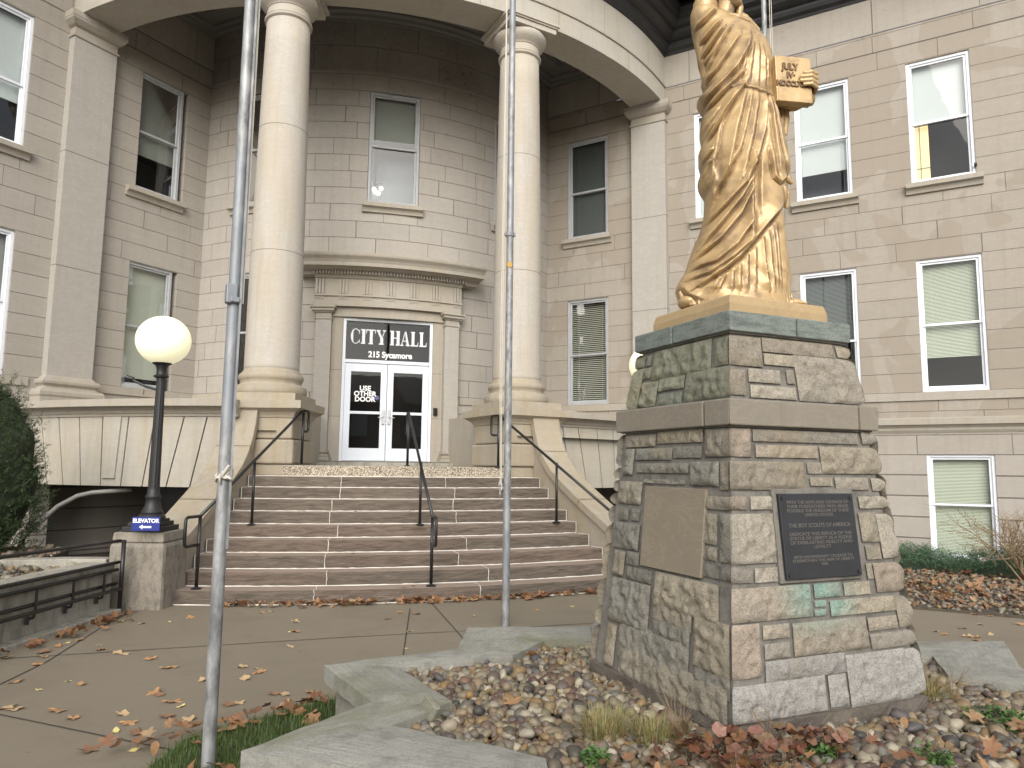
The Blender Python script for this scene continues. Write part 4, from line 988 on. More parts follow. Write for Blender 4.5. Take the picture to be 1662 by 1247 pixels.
# ------------------------------------------------------------------ globe lamps
def lamp(sx, label, bracket):
    er = (sin(radians(15*sx)), -cos(radians(15*sx))); en = (sx*cos(radians(15)), sin(radians(15)))
    e_ = .24 if sx < 0 else .37; x, y = er[0]*11.5+en[0]*e_, er[1]*11.5+en[1]*e_; z = .862
    o = thing('street_lamp', label, 'street lamp', (x, y, z), 'globe lamps flanking the steps'); ra = radians(15*sx)
    m = MB(); m.box((x, y, z+.03), (.46, .46, .06), ra); m.box((x, y, z+.085), (.37, .37, .05), ra); m.box((x, y, z+.125), (.30, .30, .03), ra); m.build('base_plinth', M['iron'], o, bevel=.006)
    prof = [(.15, z+.14), (.155, z+.16), (.14, z+.185), (.12, z+.20), (.125, z+.215), (.105, z+.25), (.085, z+.31), (.078, z+.37), (.085, z+.385), (.09, z+.40), (.085, z+.415), (.072, z+.43), (.068, z+.50)]
    m = MB(); m.lathe(prof, (x, y, 0), 24); m.build('base', M['iron'], o, smooth='auto')
    # fluted shaft
    m = MB(); n = 48; V = []; zs = [z+.50, z+1.0, z+1.5, z+1.80]; 
    for i, zz in enumerate(zs):
        R = .066-.018*(i/3)
        for k in range(n):
            rr = R*(1-.07*(k % 4 == 0)-.04*(k % 4 in (1, 3))); V.append((x+rr*cos(2*pi*k/n), y+rr*sin(2*pi*k/n), zz))
    m.add(V, [(i*n+k, i*n+(k+1) % n, (i+1)*n+(k+1) % n, (i+1)*n+k) for i in range(3) for k in range(n)]); m.build('post', M['iron'], o)
    m = MB(); m.lathe([(.05, z+1.79), (.052, z+1.83), (.085, z+1.845), (.088, z+1.86), (.06, z+1.875), (.055, z+1.90), (.058, z+1.95), (.075, z+1.99), (.105, z+2.005), (.112, z+2.02), (.09, z+2.03), (.002, z+2.03)], (x, y, 0), 24); m.build('collar', M['iron'], o, smooth='auto')
    V, F = ico(5); V = V*np.array([.315, .315, .30])+np.array([x, y, z+2.30]); g = fast_mesh('globe', V-np.array([x, y, z]), F, M['globe'], True, o)
    if bracket:
        m = MB(); c = Vector((x, y, z+1.70)); d = Vector((-cos(radians(14.7)), .25, 0)).normalized()
        m.tube([c+Vector((0, 0, -.02)), c+d*.18+Vector((0, 0, .03)), c+d*.40+Vector((0, 0, .13))], .016, 8); m.tube([c+d*.34+Vector((0, 0, .115)), c+d*.40+Vector((0, 0, .13)), c+d*.43+Vector((0, 0, .145))], .03, 8)
        m.tube([c+d*.20+Vector((0, 0, -.01)), c+d*.20+Vector((0, 0, -.07))], .006, 6); m.build('bracket_arm', M['black'], o)
    return (x, y, z)
LP = lamp(-1, 'black lamp post with lit white globe on the stone block left of the steps', True)
lamp(1, 'black lamp post with white globe right of the steps, almost hidden behind the statue pedestal', False)
# elevator sign
sp = Vector((-3.185, -11.455, .97)); ex = Vector((cos(radians(-14)), sin(radians(-14)), 0)); ez = Vector((0, 0, 1)); ey = ex.cross(ez)*1
SG = thing('direction_sign', 'blue ELEVATOR sign with a white arrow pointing left at the foot of the lamp', 'sign', tuple(sp))
q = MB(); q.box(tuple(sp), (.315, .006, .155), radians(-14)); q.build('sign_panel', M['blue'], SG)
v, f = text_mb('ELEVATOR', .062, .002, .0022, 1.0); MB().add(place(v, sp+Vector((0, 0, .034))+ey*.0045, ex, ez, ey), f).build('lettering', M['letter'], SG)
ar = [(-.075, 0), (-.035, .027), (-.035, .011), (.065, .011), (.065, -.011), (-.035, -.011), (-.035, -.027)]
o_ = sp+Vector((0, 0, -.035)); MB().add([tuple(o_+ex*a+ez*b+ey*.0045) for a, b in ar], [(0, 2, 1), (0, 6, 2), (0, 5, 6), (2, 5, 4, 3), (2, 6, 5)]).build('arrow', M['letter'], SG)

# ------------------------------------------------------------------ flagpoles
def pole(x, y, label, top=9.0, r0=.041, extra=None):
    o = thing('flagpole', label, 'flagpole', (x, y, 0), 'galvanised flagpoles'); m = MB()
    m.tube([(x, y, -.1), (x, y, top*.5), (x, y, top)], [r0, r0*.93, r0*.8], 20); m.build('pole', M['galv'], o, smooth='auto')
    h = MB(); dx = rt0*(r0+.018); 
    for k in (0, 1): h.tube([(x+dx.x*(.9+.1*k), y+dx.y-.006*k, 2.55), (x+dx.x*(.9+.12*k)+.002, y+dx.y, 4), (x+dx.x*.85+.005*k, y+dx.y, top-.2)], .003, 6)
    if extra: extra(o, x, y, r0)
    return o, h
def tie(o, x, y, r0):
    m = MB()
    for k in range(4):
        z = 1.565+k*.008; m.tube([(x+(r0+.006)*cos(a), y+(r0+.006)*sin(a), z+.012*sin(a*2+k)+(.03*(cos(a)+1)/2)) for a in np.linspace(0, 2*pi, 22)], .007, 6, cap=False)
    c = Vector((x, y, 1.60))-Vector(fw)*r0*1.05+rt0*.02
    for s_ in range(5):
        m.tube([c+Vector((random.uniform(-.02, .02), -.01, random.uniform(-.02, .02))), c+rt0*random.uniform(-.03, .03)+Vector((0, -.02, random.uniform(-.02, .03))), c+rt0*random.uniform(-.03, .05)+Vector((0, -.01, random.uniform(-.06, .06)))], .0075, 6)
    m.build('cloth_tie', M['rope'], o, smooth=True)
    b = MB(); b.box((x-.012, y-.03, 2.60), (.06, .05, .11), .3); b.box((x+.01, y-.045, 2.565), (.05, .03, .03), .3); b.build('cleat_bracket', M['galv'], o, bevel=.006)
    g = MB(); dxx = rt0*(r0+.008); g.box((x+dxx.x*.9, y+dxx.y*.9-.02, 4.0), (.012, .02, 5.6), .25); g.build('rope_channel', M['galv'], o)
o, h = pole(-1.80, -16.4, 'nearest galvanised flagpole with a knotted cloth tie, left in front of the steps', extra=tie, r0=.035); h.build('halyard', M['rope'], o)
def band(o, x, y, r0):
    m = MB(); m.tube([(x, y, 4.20), (x, y, 4.245)], r0+.008, 20); m.box((x-r0-.012, y, 4.225), (.02, .03, .03)); m.box((x+r0+.012, y, 4.225), (.02, .03, .03)); m.build('collar_band', M['galv'], o)
    m = MB(); c = Vector((x, y, 0))-rt0*(r0+.02); m.tube([(c.x, c.y, 1.42), (c.x-.01, c.y, 2.6), (c.x, c.y, 8.8)], .005, 6); m.tube([(c.x-.012, c.y, 1.47), (c.x-.03, c.y, 2.6), (c.x, c.y, 8.8)], .005, 6); m.build('halyard', M['rope'], o)
    m = MB(); m.tube([(c.x-.01+.018*cos(a), c.y, 1.46+.05*sin(a)) for a in np.linspace(0, 2*pi, 14)], .006, 6, cap=False); m.tube([(c.x-.015, c.y, 1.41), (c.x-.015, c.y, 1.34)], .006, 6); m.build('snap_hook', M['silver'], o, smooth=True)
o, h = pole(.65, -13.1, 'galvanised flagpole with two white ropes, standing before the middle of the steps', extra=band, r0=.0415)
yl = MB(); c = Vector((.65, -13.1, 3.87))-Vector((fw.x, fw.y, 0))*.045; yl.add([tuple(c+rt0*(.032*cos(2*pi*k/8))+Vector((0, 0, .035*sin(2*pi*k/8)))) for k in range(8)], [tuple(range(8))]); yl.build('leaf_sticker', plain('yellow_leaf_patch', (.45, .28, .06), .7), o)
o, h = pole(4.72, -12.0, 'galvanised flagpole behind the golden statue', r0=.042, top=10.5)
m = MB(); c = Vector((4.72, -12, 0))+rt0*.11; m.tube([(c.x, c.y, 1), (c.x, c.y, 10)], .005, 6); m.tube([(c.x-.03, c.y, 1), (c.x-.03, c.y, 10)], .005, 6); m.build('halyard', M['rope'], o)

# ------------------------------------------------------------------ retaining wall and ramp railing on the left
RWP = [(-3.47, -11.50), (-3.66, -12.1), (-3.86, -12.75), (-4.06, -13.4), (-4.3, -14.2), (-4.75, -15.6)]
def offs(path, d):
    out = []
    for i, p in enumerate(path):
        a, b = path[max(i-1, 0)], path[min(i+1, len(path)-1)]; tx, ty = b[0]-a[0], b[1]-a[1]; L = hypot(tx, ty); out.append((p[0]+ty/L*d, p[1]-tx/L*d))
    return out
def ribbon(path, d0, d1, z0, z1):
    A_, B_ = offs(path, d0), offs(path, d1); mb = MB(); n = len(path); V = []
    for a, b in zip(A_, B_): V += [(a[0], a[1], z0), (b[0], b[1], z0), (b[0], b[1], z1), (a[0], a[1], z1)]
    fs = [(i*4+k, i*4+(k+1) % 4, (i+1)*4+(k+1) % 4, (i+1)*4+k) for i in range(n-1) for k in range(4)]+[(3, 2, 1, 0), tuple((n-1)*4+k for k in range(4))]
    return mb.add(V, fs)
RT = thing('retaining_wall', 'low stained concrete retaining wall curving away on the left beneath the black railing', 'wall', (-3.9, -12.6, 0))
ribbon(RWP, .28, .02, 0, .46).build('wall_face', M['retwall'], RT)
ribbon(RWP, .34, -.01, .46, .55).build('coping', M['retwall'], RT, bevel=.012)
ribbon(RWP, .02, -.12, -.05, .05).build('kerb', M['retwall'], RT, bevel=.01)
P2 = [(-3.62, -11.25), (-4.1, -11.15), (-4.7, -11.2), (-5.4, -11.6)]
ribbon(P2, .0, .22, .2, .56).build('rear_wall', M['retwall'], RT, bevel=.01)
RR = thing('ramp_railing', 'black tube railing with several horizontal rails in front of the low wall on the left', 'railing', (-3.45, -11.45, 0))
path = offs(RWP, -.07)
rows = ((.79, -.02), (.555, -.02), (.475, -.03), (.325, -.03), (.27, .035))
for zz, dd in rows:
    q = MB(); pp = offs(path, -dd); q.tube([(x, y, zz+.012*i*(1 if zz > .7 else .3)) for i, (x, y) in enumerate(pp)], .019, 10); q.build('rail', M['black'], RR, smooth=True)
for i in (0, 5):
    q = MB(); q.tube([(path[i][0]+.02, path[i][1], -.02), (path[i][0]+.02, path[i][1], .80)], .024, 10); q.build('post', M['black'], RR, smooth=True)
for t in (.45, 1.25, 2.05, 2.85, 3.6):
    i = int(t); u = t-i; a = Vector((*path[i], 0)).lerp(Vector((*path[i+1], 0)), u); b = Vector((*offs(RWP, .0)[i], 0)).lerp(Vector((*offs(RWP, 0)[i+1], 0)), u)
    q = MB(); q.tube([(a.x, a.y, .475), (a.x, a.y, .27), (a.x+(b.x-a.x)*.2, a.y+(b.y-a.y)*.2, .215), (b.x, b.y, .20)], .014, 8); q.box((b.x, b.y-.0, .20), (.03, .07, .09), .3); q.build('wall_bracket', M['black'], RR)
# gravel bed behind the wall
bedL = [(-3.75, -11.35), (-3.95, -12.1), (-4.15, -12.8), (-4.4, -13.5), (-6.5, -13.2), (-6.6, -9.0), (-4.6, -9.2), (-4.5, -11.2)]
tag(MB().prism(bedL, .1, .46).build('planting_bed', M['soil']), kind='structure')
DPp = thing('drain_pipe', 'white drain pipe bending down beneath the balcony beside the evergreen bush', 'pipe', (-4.7, -7.9, 1.1))
q = MB(); q.tube([(-4.2, -7.7, 1.24), (-4.75, -7.75, 1.19), (-4.95, -7.75, 1.14), (-5.2, -7.8, .98), (-5.6, -7.85, .55), (-5.7, -7.85, .3)], .036, 12); q.build('pipe_run', M['pipe'], DPp, smooth=True)

# ------------------------------------------------------------------ star planter
SC = (1.08, -17.0)
outer = [(-1.58, -17.16), (-.98, -16.6), (-1.22, -15.81), (-.33, -15.58), (-.12, -14.92), (.84, -15.08), (1.15, -14.62), (1.78, -15.22), (2.62, -15.02), (2.72, -15.98), (3.69, -16.2), (3.10, -16.85), (3.68, -17.62), (2.86, -17.95), (2.92, -18.85), (2.10, -18.78), (1.45, -19.5), (.88, -18.92), (-.05, -19.25), (-.22, -18.45), (-1.05, -18.5), (-.80, -17.66)]
inner = [(-.91, -16.99), (-.56, -16.69), (-.78, -15.94), (.0, -15.83), (.33, -15.48), (.68, -15.54), (1.10, -15.2), (1.50, -15.62), (2.15, -15.5), (2.35, -16.2), (2.80, -16.45), (2.52, -16.85), (2.9, -17.35), (2.42, -17.7), (2.4, -18.3), (1.88, -18.3), (1.42, -18.85), (.95, -18.45), (.30, -18.65), (.15, -18.1), (-.42, -18.05), (-.30, -17.52)]
ns = len(outer)
PLT = thing('star_planter', 'low star shaped planter with weathered grey stone coping around the statue pedestal', 'planter', (SC[0], SC[1], 0))
zt, zb_ = .42, .315
from mathutils import noise as MN
for i in range(ns):
    j = (i+1) % ns; mb = MB(); V = []; n = 7; m = 4; UVv = []
    a0, a1, b0, b1 = Vector(outer[i]), Vector(outer[j]), Vector(inner[i]), Vector(inner[j])
    g = .004
    for u in range(n+1):
        t = g+(1-2*g)*u/n; A_, B_ = a0.lerp(a1, t), b0.lerp(b1, t)
        for w in range(m+1):
            p = A_.lerp(B_, w/m); e = .010*(MN.noise(Vector((p.x*5, p.y*5, 3)))); rd = .012 if w in (0, m) else 0
            if w == 0: p = p+(A_-B_).normalized()*.012*MN.noise(Vector((p.x*9, p.y*9, 0)))
            V.append((p.x, p.y, zt+e-rd)); UVv.append((t*(a1-a0).length+i*3.1, w/m*.42))
    K = len(V); V += [(x, y, zb_+.008*MN.noise(Vector((x*8, y*8, 1)))) for x, y, z in V]
    fs = []
    for u in range(n):
        for w in range(m): a = u*(m+1)+w; fs.append((a, a+1, a+m+2, a+m+1)); fs.append((K+a, K+a+m+1, K+a+m+2, K+a+1))
        a = u*(m+1); fs.append((a, a+m+1, K+a+m+1, K+a)); a += m; fs.append((a, K+a, K+a+m+1, a+m+1))
    for u in (0, n):
        for w in range(m): a = u*(m+1)+w; fs.append((a, a+1, K+a+1, K+a))
    UVv += [(a, b+.6) for a, b in UVv]; mb.add(V, fs, [[UVv[q] for q in f] for f in fs]); mb.build('coping_stone', M['coping'], PLT)
def shrink(P, k): return [(p[0]+(SC[0]-p[0])*k, p[1]+(SC[1]-p[1])*k) for p in P]
ow, iw = shrink(outer, .035), shrink(inner, -.06)
mb = MB()
for i in range(ns):
    j = (i+1) % ns; mb.add([(*ow[i], -.05), (*ow[j], -.05), (*ow[j], zb_), (*ow[i], zb_)], [(0, 1, 2, 3)]); mb.add([(*iw[i], -.05), (*iw[j], -.05), (*iw[j], zb_), (*iw[i], zb_)], [(3, 2, 1, 0)])
mb.build('planter_wall', M['planterwall'], PLT)
tag(MB().prism(iw[::-1], .0, .325).build('planter_soil', M['soil']), kind='structure')

# ------------------------------------------------------------------ statue pedestal
PC = np.array([1.176, -16.74]); FL = np.array([-.1616, .9869]); FR = np.array([.9869, .1616])
PED = thing('stone_pedestal', 'tapering rock faced stone pedestal with bronze plaque standing in the star planter', 'pedestal', (PC[0], PC[1], .3))
def wlow(z): return 1.013+(1.30-1.013)*(1.880-z)/(1.880-.457)
def wup(z): return .85+(.965-.85)*(2.39-z)/(2.39-2.03)
FACES = {'R': (-FL, FR), 'L': (-FR, FL), 'B': (FL, FR), 'S': (FR, FL)}      # outward normal, u direction
def fpt(face, u, z, w, d=0): 
    n_, t = FACES[face]; p = PC+n_*(w/2+d)+t*u; return (p[0], p[1], z)
def frustum(w0, z0, w1, z1, name, mat, bev=.0, noise_=0):
    mb = MB(); V = []
    for w, z in ((w0, z0), (w1, z1)):
        for a, b in ((-1, -1), (1, -1), (1, 1), (-1, 1)):
            p = PC+FR*a*w/2+FL*b*w/2; V.append((p[0], p[1], z))
    mb.add(V, [(3, 2, 1, 0), (4, 5, 6, 7), (0, 1, 5, 4), (1, 2, 6, 5), (2, 3, 7, 6), (3, 0, 4, 7)]); return mb.build(name, mat, PED, bevel=bev)
frustum(wlow(.45)-.02, .44, wlow(1.882)-.02, 1.882, 'mortar_core', M['mortar']); frustum(wup(2.02)-.02, 2.022, wup(2.40)-.02, 2.40, 'mortar_core', M['mortar'])
# rough footing
mb = MB(); V = []; n = 24; pts = []
for s_ in range(4):
    for k in range(n):
        t = -1+2*k/n; a, b = ((t, -1), (1, t), (-t, 1), (-1, -t))[s_]; pts.append((a, b))
for jz, z in enumerate((.28, .34, .40, .445, .452)):
    for a, b in pts:
        e = .022*MN.noise(Vector((a*5, b*5, z*16)))+(.0 if jz < 4 else -.04); h = wlow(.45)/2+.018+e; p = PC+FR*a*h+FL*b*h; V.append((p[0], p[1], z))
m = len(pts); mb.add(V, [(j*m+i, j*m+(i+1) % m, (j+1)*m+(i+1) % m, (j+1)*m+i) for j in range(4) for i in range(m)]+[tuple(4*m+i for i in range(m))]); mb.build('footing', M['pedconc'], PED)
STN = [('R',0,-1,-0.73,1.717,1.874),('R',0,-0.72,0.8,1.8,1.872),('R',0,0.84,1,1.802,1.881),('R',0,-0.69,0.17,1.716,1.792),('R',0,0.18,1,1.634,1.791),('R',0,-1,-0.05,1.548,1.704),('R',0,-0.02,0.19,1.633,1.703),('R',0,0.0,0.32,1.568,1.622),('R',0,0.34,0.83,1.546,1.623),('R',0,0.86,1,1.54,1.619),('R',0,-1.0,-0.81,1.449,1.524),('R',0,-0.78,-0.5,1.447,1.523),('R',0,-1,-0.49,1.18,1.436),('R',0,-1,-0.77,1.09,1.176),('R',0,-0.76,-0.49,1.087,1.166),('R',0,0.63,1,1.443,1.519),('R',0,0.59,0.84,1.262,1.431),('R',0,0.83,1,1.171,1.422),('R',0,0.61,0.82,1.169,1.255),('R',0,0.58,0.67,1.068,1.158),('R',0,0.67,1,0.993,1.158),('R',0,-1,-0.13,0.904,1.074),('R',0,-0.1,0.24,0.991,1.072),('R',0,0.26,0.6,0.99,1.067),('R',0,-0.11,0.04,0.948,0.988),('R',0,-0.12,0.03,0.903,0.943),('R',0,0.07,0.88,0.894,0.982),('R',0,0.87,1,0.801,0.975),('R',0,-0.38,0.48,0.719,0.887),('R',0,-0.7,-0.4,0.815,0.891),('R',0,-0.69,-0.41,0.723,0.804),('R',0,0.49,0.87,0.802,0.878),('R',0,0.49,1,0.708,0.795),('R',0,-1,-0.72,0.648,0.904),('R',0,-0.69,0.18,0.615,0.723),('R',0,0.17,0.89,0.442,0.706),('R',0,0.84,1,0.457,0.7),('R',0,-1,-0.07,0.45,0.626),('R',0,-0.05,0.16,0.458,0.621),('L',0,0.27,0.91,1.784,1.865),('L',0,-0.58,0.26,1.799,1.879),('L',0,-0.99,-0.6,1.717,1.876),('L',0,0.68,0.9,1.611,1.781),('L',0,-0.06,0.67,1.704,1.781),('L',0,-0.57,-0.07,1.713,1.786),('L',0,-0.36,0.63,1.627,1.692),('L',0,-0.84,-0.37,1.563,1.701),('L',0,-0.32,0.45,1.565,1.599),('L',0,-0.98,-0.84,1.547,1.701),('L',0,0.45,0.93,1.433,1.581),('L',0,0.66,0.87,1.331,1.416),('L',0,0.45,0.63,1.336,1.415),('L',0,0.42,0.93,1.161,1.326),('L',0,0.64,0.86,0.994,1.152),('L',0,0.38,0.63,1.074,1.161),('L',0,0.14,0.59,0.991,1.072),('L',0,-0.84,0.09,0.879,1.078),('L',0,0.14,0.83,0.718,0.991),('L',0,-0.49,0.09,0.798,0.91),('L',0,-0.47,0.08,0.719,0.83),('L',0,0.64,0.82,0.454,0.71),('L',0,-0.47,0.61,0.524,0.752),('L',0,-0.97,-0.51,0.644,0.904),('L',0,-0.97,-0.52,0.548,0.654),('L',0,-0.94,0.55,0.433,0.614),('L',0,-1.0,-0.62,1.444,1.52),('L',0,-0.82,-0.61,1.265,1.429),('L',0,-0.82,-0.6,1.184,1.259),('L',0,-0.99,-0.84,1.186,1.436),('L',0,-0.99,-0.61,1.099,1.172),('R',1,-1,-0.49,2.208,2.383),('R',1,-0.49,0.77,2.299,2.389),('R',1,0.8,1,2.304,2.382),('R',1,-0.48,0.02,2.225,2.298),('R',1,-0.74,-0.23,2.121,2.206),('R',1,-0.15,-0.01,2.126,2.213),('R',1,-0.0,1,2.032,2.305),('R',1,-0.72,-0.02,2.035,2.114),('R',1,-1,-0.77,2.044,2.193),('L',1,0.81,1,2.294,2.368),('L',1,0.66,0.8,2.296,2.372),('L',1,0.61,0.81,2.213,2.292),('L',1,-0.67,0.62,2.193,2.39),('L',1,-0.98,-0.72,2.21,2.381),('L',1,0.8,1,2.028,2.295),('L',1,0.39,0.79,2.031,2.198),('L',1,-0.17,0.4,2.118,2.204),('L',1,-0.16,0.34,2.023,2.106),('L',1,-0.99,-0.17,2.025,2.214)]
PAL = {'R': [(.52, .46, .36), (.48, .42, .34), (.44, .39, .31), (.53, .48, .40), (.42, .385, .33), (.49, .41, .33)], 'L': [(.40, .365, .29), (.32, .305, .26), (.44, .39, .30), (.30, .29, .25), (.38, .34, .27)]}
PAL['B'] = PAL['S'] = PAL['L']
srnd = random.Random(11)
def gen_face(face, z0, z1, tier):
    out = []; z = z0
    while z < z1-.05:
        h = min(srnd.choice([.08, .12, .17, .22]), z1-z); h = z1-z if z1-z-h < .06 else h; u = -1
        while u < 1:
            w = srnd.choice([.3, .45, .6, .8]); e = u+w if u+w < .8 else 1; out.append((face, tier, u, e, z, z+h)); u = e
        z += h
    return out
ALL = list(STN)+gen_face('B', .455, 1.875, 0)+gen_face('S', .455, 1.875, 0)+gen_face('B', 2.03, 2.39, 1)+gen_face('S', 2.03, 2.39, 1)
VV, FF, CC = [], [], []; base = 0
for (face, tier, u0, u1, z0, z1) in ALL:
    wf = wlow if tier == 0 else wup; n_, t = FACES[face]; n_ = np.array(n_)
    zm = (z0+z1)/2; h = wf(zm)/2; L = (u1-u0)*h; H = z1-z0
    c0, c1 = u0 <= -.985, u1 >= .985; ins = .0045
    nx = max(5, int(L/.0125)); nz = max(5, int(H/.0125)); seed = srnd.uniform(0, 50)
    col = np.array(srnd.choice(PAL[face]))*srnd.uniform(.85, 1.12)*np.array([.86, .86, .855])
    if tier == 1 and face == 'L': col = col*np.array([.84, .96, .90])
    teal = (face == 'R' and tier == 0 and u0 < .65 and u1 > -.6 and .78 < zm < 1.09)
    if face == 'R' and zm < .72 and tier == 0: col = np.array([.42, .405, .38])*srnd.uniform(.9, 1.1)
    X = np.linspace(0, 1, nx+1); Zs = np.linspace(0, 1, nz+1); bulge = min(.045, .25*min(L, H)+.008)*srnd.uniform(.75, 1.1)
    tilt = srnd.uniform(-.012, .012)
    for iz in Zs:
        for ix in X:
            z = z0+ins+(H-2*ins)*iz; hh = wf(z)/2
            ua = u0*hh+(0 if c0 else ins); ub = u1*hh-(0 if c1 else ins)
            el = ix*L if not c0 else 9; er_ = (1-ix)*L if not c1 else 9; ee = min(el, er_, iz*H, (1-iz)*H)
            f1 = 1-np.exp(-ee/.016); u = ua+(ub-ua)*ix
            pp = Vector((u*9+seed, z*9, seed)); pq = Vector((u*28+seed, z*28, 3.)); 
            fac = MN.noise(pp)*.6+abs(MN.noise(pp*2.1))*.5; rg = 1-abs(MN.noise(pp*1.6+Vector((3, 1, 0))))*2; d = bulge*f1*(.36+.55*fac+.22*rg+tilt*20*(ix-.5))+.010*MN.noise(pq)*f1+.006*MN.noise(pq*2.3)*f1-.020*abs(MN.noise(pp*1.35+Vector((7, 2, 5))))*f1-.010*abs(MN.noise(pp*3.1+Vector((1, 8, 2))))*f1+.006
            if c0 or c1:   # shared corner edge
                k = (max(0, 1-(ix*L)/.05) if c0 else 0)+(max(0, 1-((1-ix)*L)/.05) if c1 else 0); k = min(1, k)
                dc = (.022+.010*MN.noise(Vector((0, 0, z*14))))*(1-np.exp(-min(iz*H, (1-iz)*H)/.016)); d = d*(1-k)+dc*k
                if ix == 0 and c0: u = -(hh+d)
                if ix == 1 and c1: u = hh+d
            if face in ('L', 'R'):
                # left-hand corner of R and of L coincide (u=-1)
                pass
            p = PC+n_*(hh+d-.004)+np.array(t)*u
            VV.append((p[0], p[1], z))
            cc = col*(1+.10*MN.noise(Vector((u*20, z*20, seed))))
            if teal:
                g = max(0, min(1, 1.15-abs(u+.02)/.27))*max(0, min(1, (z-.80)/.16))*(.6+.6*MN.noise(Vector((u*12, z*9, 4)))+.3); g = max(0, min(.8, g)); cc = cc*(1-g)+np.array([.27, .46, .40])*g
            CC.append(cc)
    for j in range(nz):
        for i in range(nx): a = base+j*(nx+1)+i; FF.append((a, a+1, a+nx+2, a+nx+1))
    base += (nx+1)*(nz+1)
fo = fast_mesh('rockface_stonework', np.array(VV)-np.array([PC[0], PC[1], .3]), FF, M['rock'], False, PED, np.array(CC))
fo.data.shade_smooth() if False else None
# band, cap course, plinth
def slab(w, z0, z1, name, mat, cuts, bev=.007, gap=.006):
    """square slab made of separate stones along each side"""
    mb = MB()
    h = w/2
    for face, cs in cuts.items():
        n_, t = FACES[face]; n_ = np.array(n_); t = np.array(t); e = [-1]+cs+[1]
        for i in range(len(e)-1):
            a, b = e[i]*h+(gap if i else .0006), e[i+1]*h-(gap if i < len(e)-2 else .0006)
            if face in ('B', 'S') : pass
            q = [PC+n_*h+t*a, PC+n_*h+t*b, PC+n_*(h-.25)+t*min(b, h-.25-.001) , PC+n_*(h-.25)+t*max(a, -h+.25+.001)]
            if (q[1]-q[0])[0]*(q[2]-q[1])[1]-(q[1]-q[0])[1]*(q[2]-q[1])[0] < 0: q = q[::-1]
            mb.prism([tuple(p) for p in q], z0, z1)
    o = mb.build(name, mat, PED, bevel=bev); return o
slab(1.085, 1.884, 2.021, 'band_course', M['band'], {'R': [.72], 'L': [-.62], 'B': [.1], 'S': [.2]}); frustum(.9, 1.886, .9, 2.019, 'core', M['mortar'])
slab(.905, 2.401, 2.512, 'cap_course', M['green'], {'R': [.08], 'L': [.12], 'B': [0], 'S': [-.2]}); frustum(.8, 2.402, .8, 2.505, 'core', M['mortar'])
frustum(1.04, 2.019, .99, 2.030, 'bedding_mortar', M['mortar']); frustum(1.03, 1.876, 1.03, 1.884, 'bedding_mortar', M['mortar']); frustum(.86, 2.392, .87, 2.401, 'bedding_mortar', M['mortar'])
# smooth sandstone panel on the left face, plaque on the right face
def tilted(face, u0, u1, z0, z1, d0, d1, name, mat, par, bev=.003):
    V = []
    for d in (d0, d1):
        for u, z in ((u0, z0), (u1, z0), (u1, z1), (u0, z1)): V.append(fpt(face, u, z, wlow(z), d))
    fs = [(0, 1, 2, 3), (7, 6, 5, 4), (0, 4, 5, 1), (1, 5, 6, 2), (2, 6, 7, 3), (3, 7, 4, 0)]
    return MB().add(V, fs).build(name, mat, par, bevel=bev)
tilted('L', -.358, .198, 1.09, 1.55, -.01, .014, 'sandstone_panel', M['panel'], PED)
tilted('R', -.283, .297, 1.080, 1.557, -.01, .012, 'plaque_surround', M['mortar'], PED)
pq = tilted('R', -.258, .272, 1.10, 1.532, .013, .032, 'plaque', M['bronze'], PED)
def on_face(face, u, z, d): return Vector(fpt(face, u, z, wlow(z), d))
O = on_face('R', .007, 1.316, .0325); X = (on_face('R', .1, 1.316, .0325)-on_face('R', 0, 1.316, .0325)).normalized(); Yv = (on_face('R', 0, 1.5, .0325)-on_face('R', 0, 1.1, .0325)).normalized(); Zn = X.cross(Yv)
lines = [('WITH THE FAITH AND COURAGE OF', .172, .0235), ('THEIR FOREFATHERS WHO MADE', .150, .0235), ('POSSIBLE THE FREEDOM OF THESE', .128, .0235), ('UNITED STATES', .106, .0235), ('THE BOY SCOUTS OF AMERICA', .052, .0285),
         ('DEDICATE THIS REPLICA OF THE', .008, .0235), ('STATUE OF LIBERTY AS A PLEDGE', -.014, .0235), ('OF EVERLASTING FIDELITY AND', -.036, .0235), ('LOYALTY', -.058, .0235), ('40TH ANNIVERSARY CRUSADE TO', -.108, .020), ('STRENGTHEN THE ARM OF LIBERTY', -.127, .020), ('1950', -.147, .020)]
for s_, y, sz in lines:
    tm = MB()
    v, f = text_mb(s_, sz, .004, .0004, 1.0); w = max(p[0] for p in v)-min(p[0] for p in v); k = min(1.35, (.44 if len(s_) > 14 else w*1.2)/w)
    tm.add(place([(a*k, b+y, c) for a, b, c in v], O, X, Yv, Zn), f); tm.build('text_line', M['bronzehi'], pq)
for u, z in ((-.235, 1.51), (.25, 1.51), (-.235, 1.122), (.25, 1.122)):
    q = MB(); c = on_face('R', u, z, .032); q.tube([c-Zn*.002, c+Zn*.007], .011, 8); q.build('rivet', M['bronze'], pq)

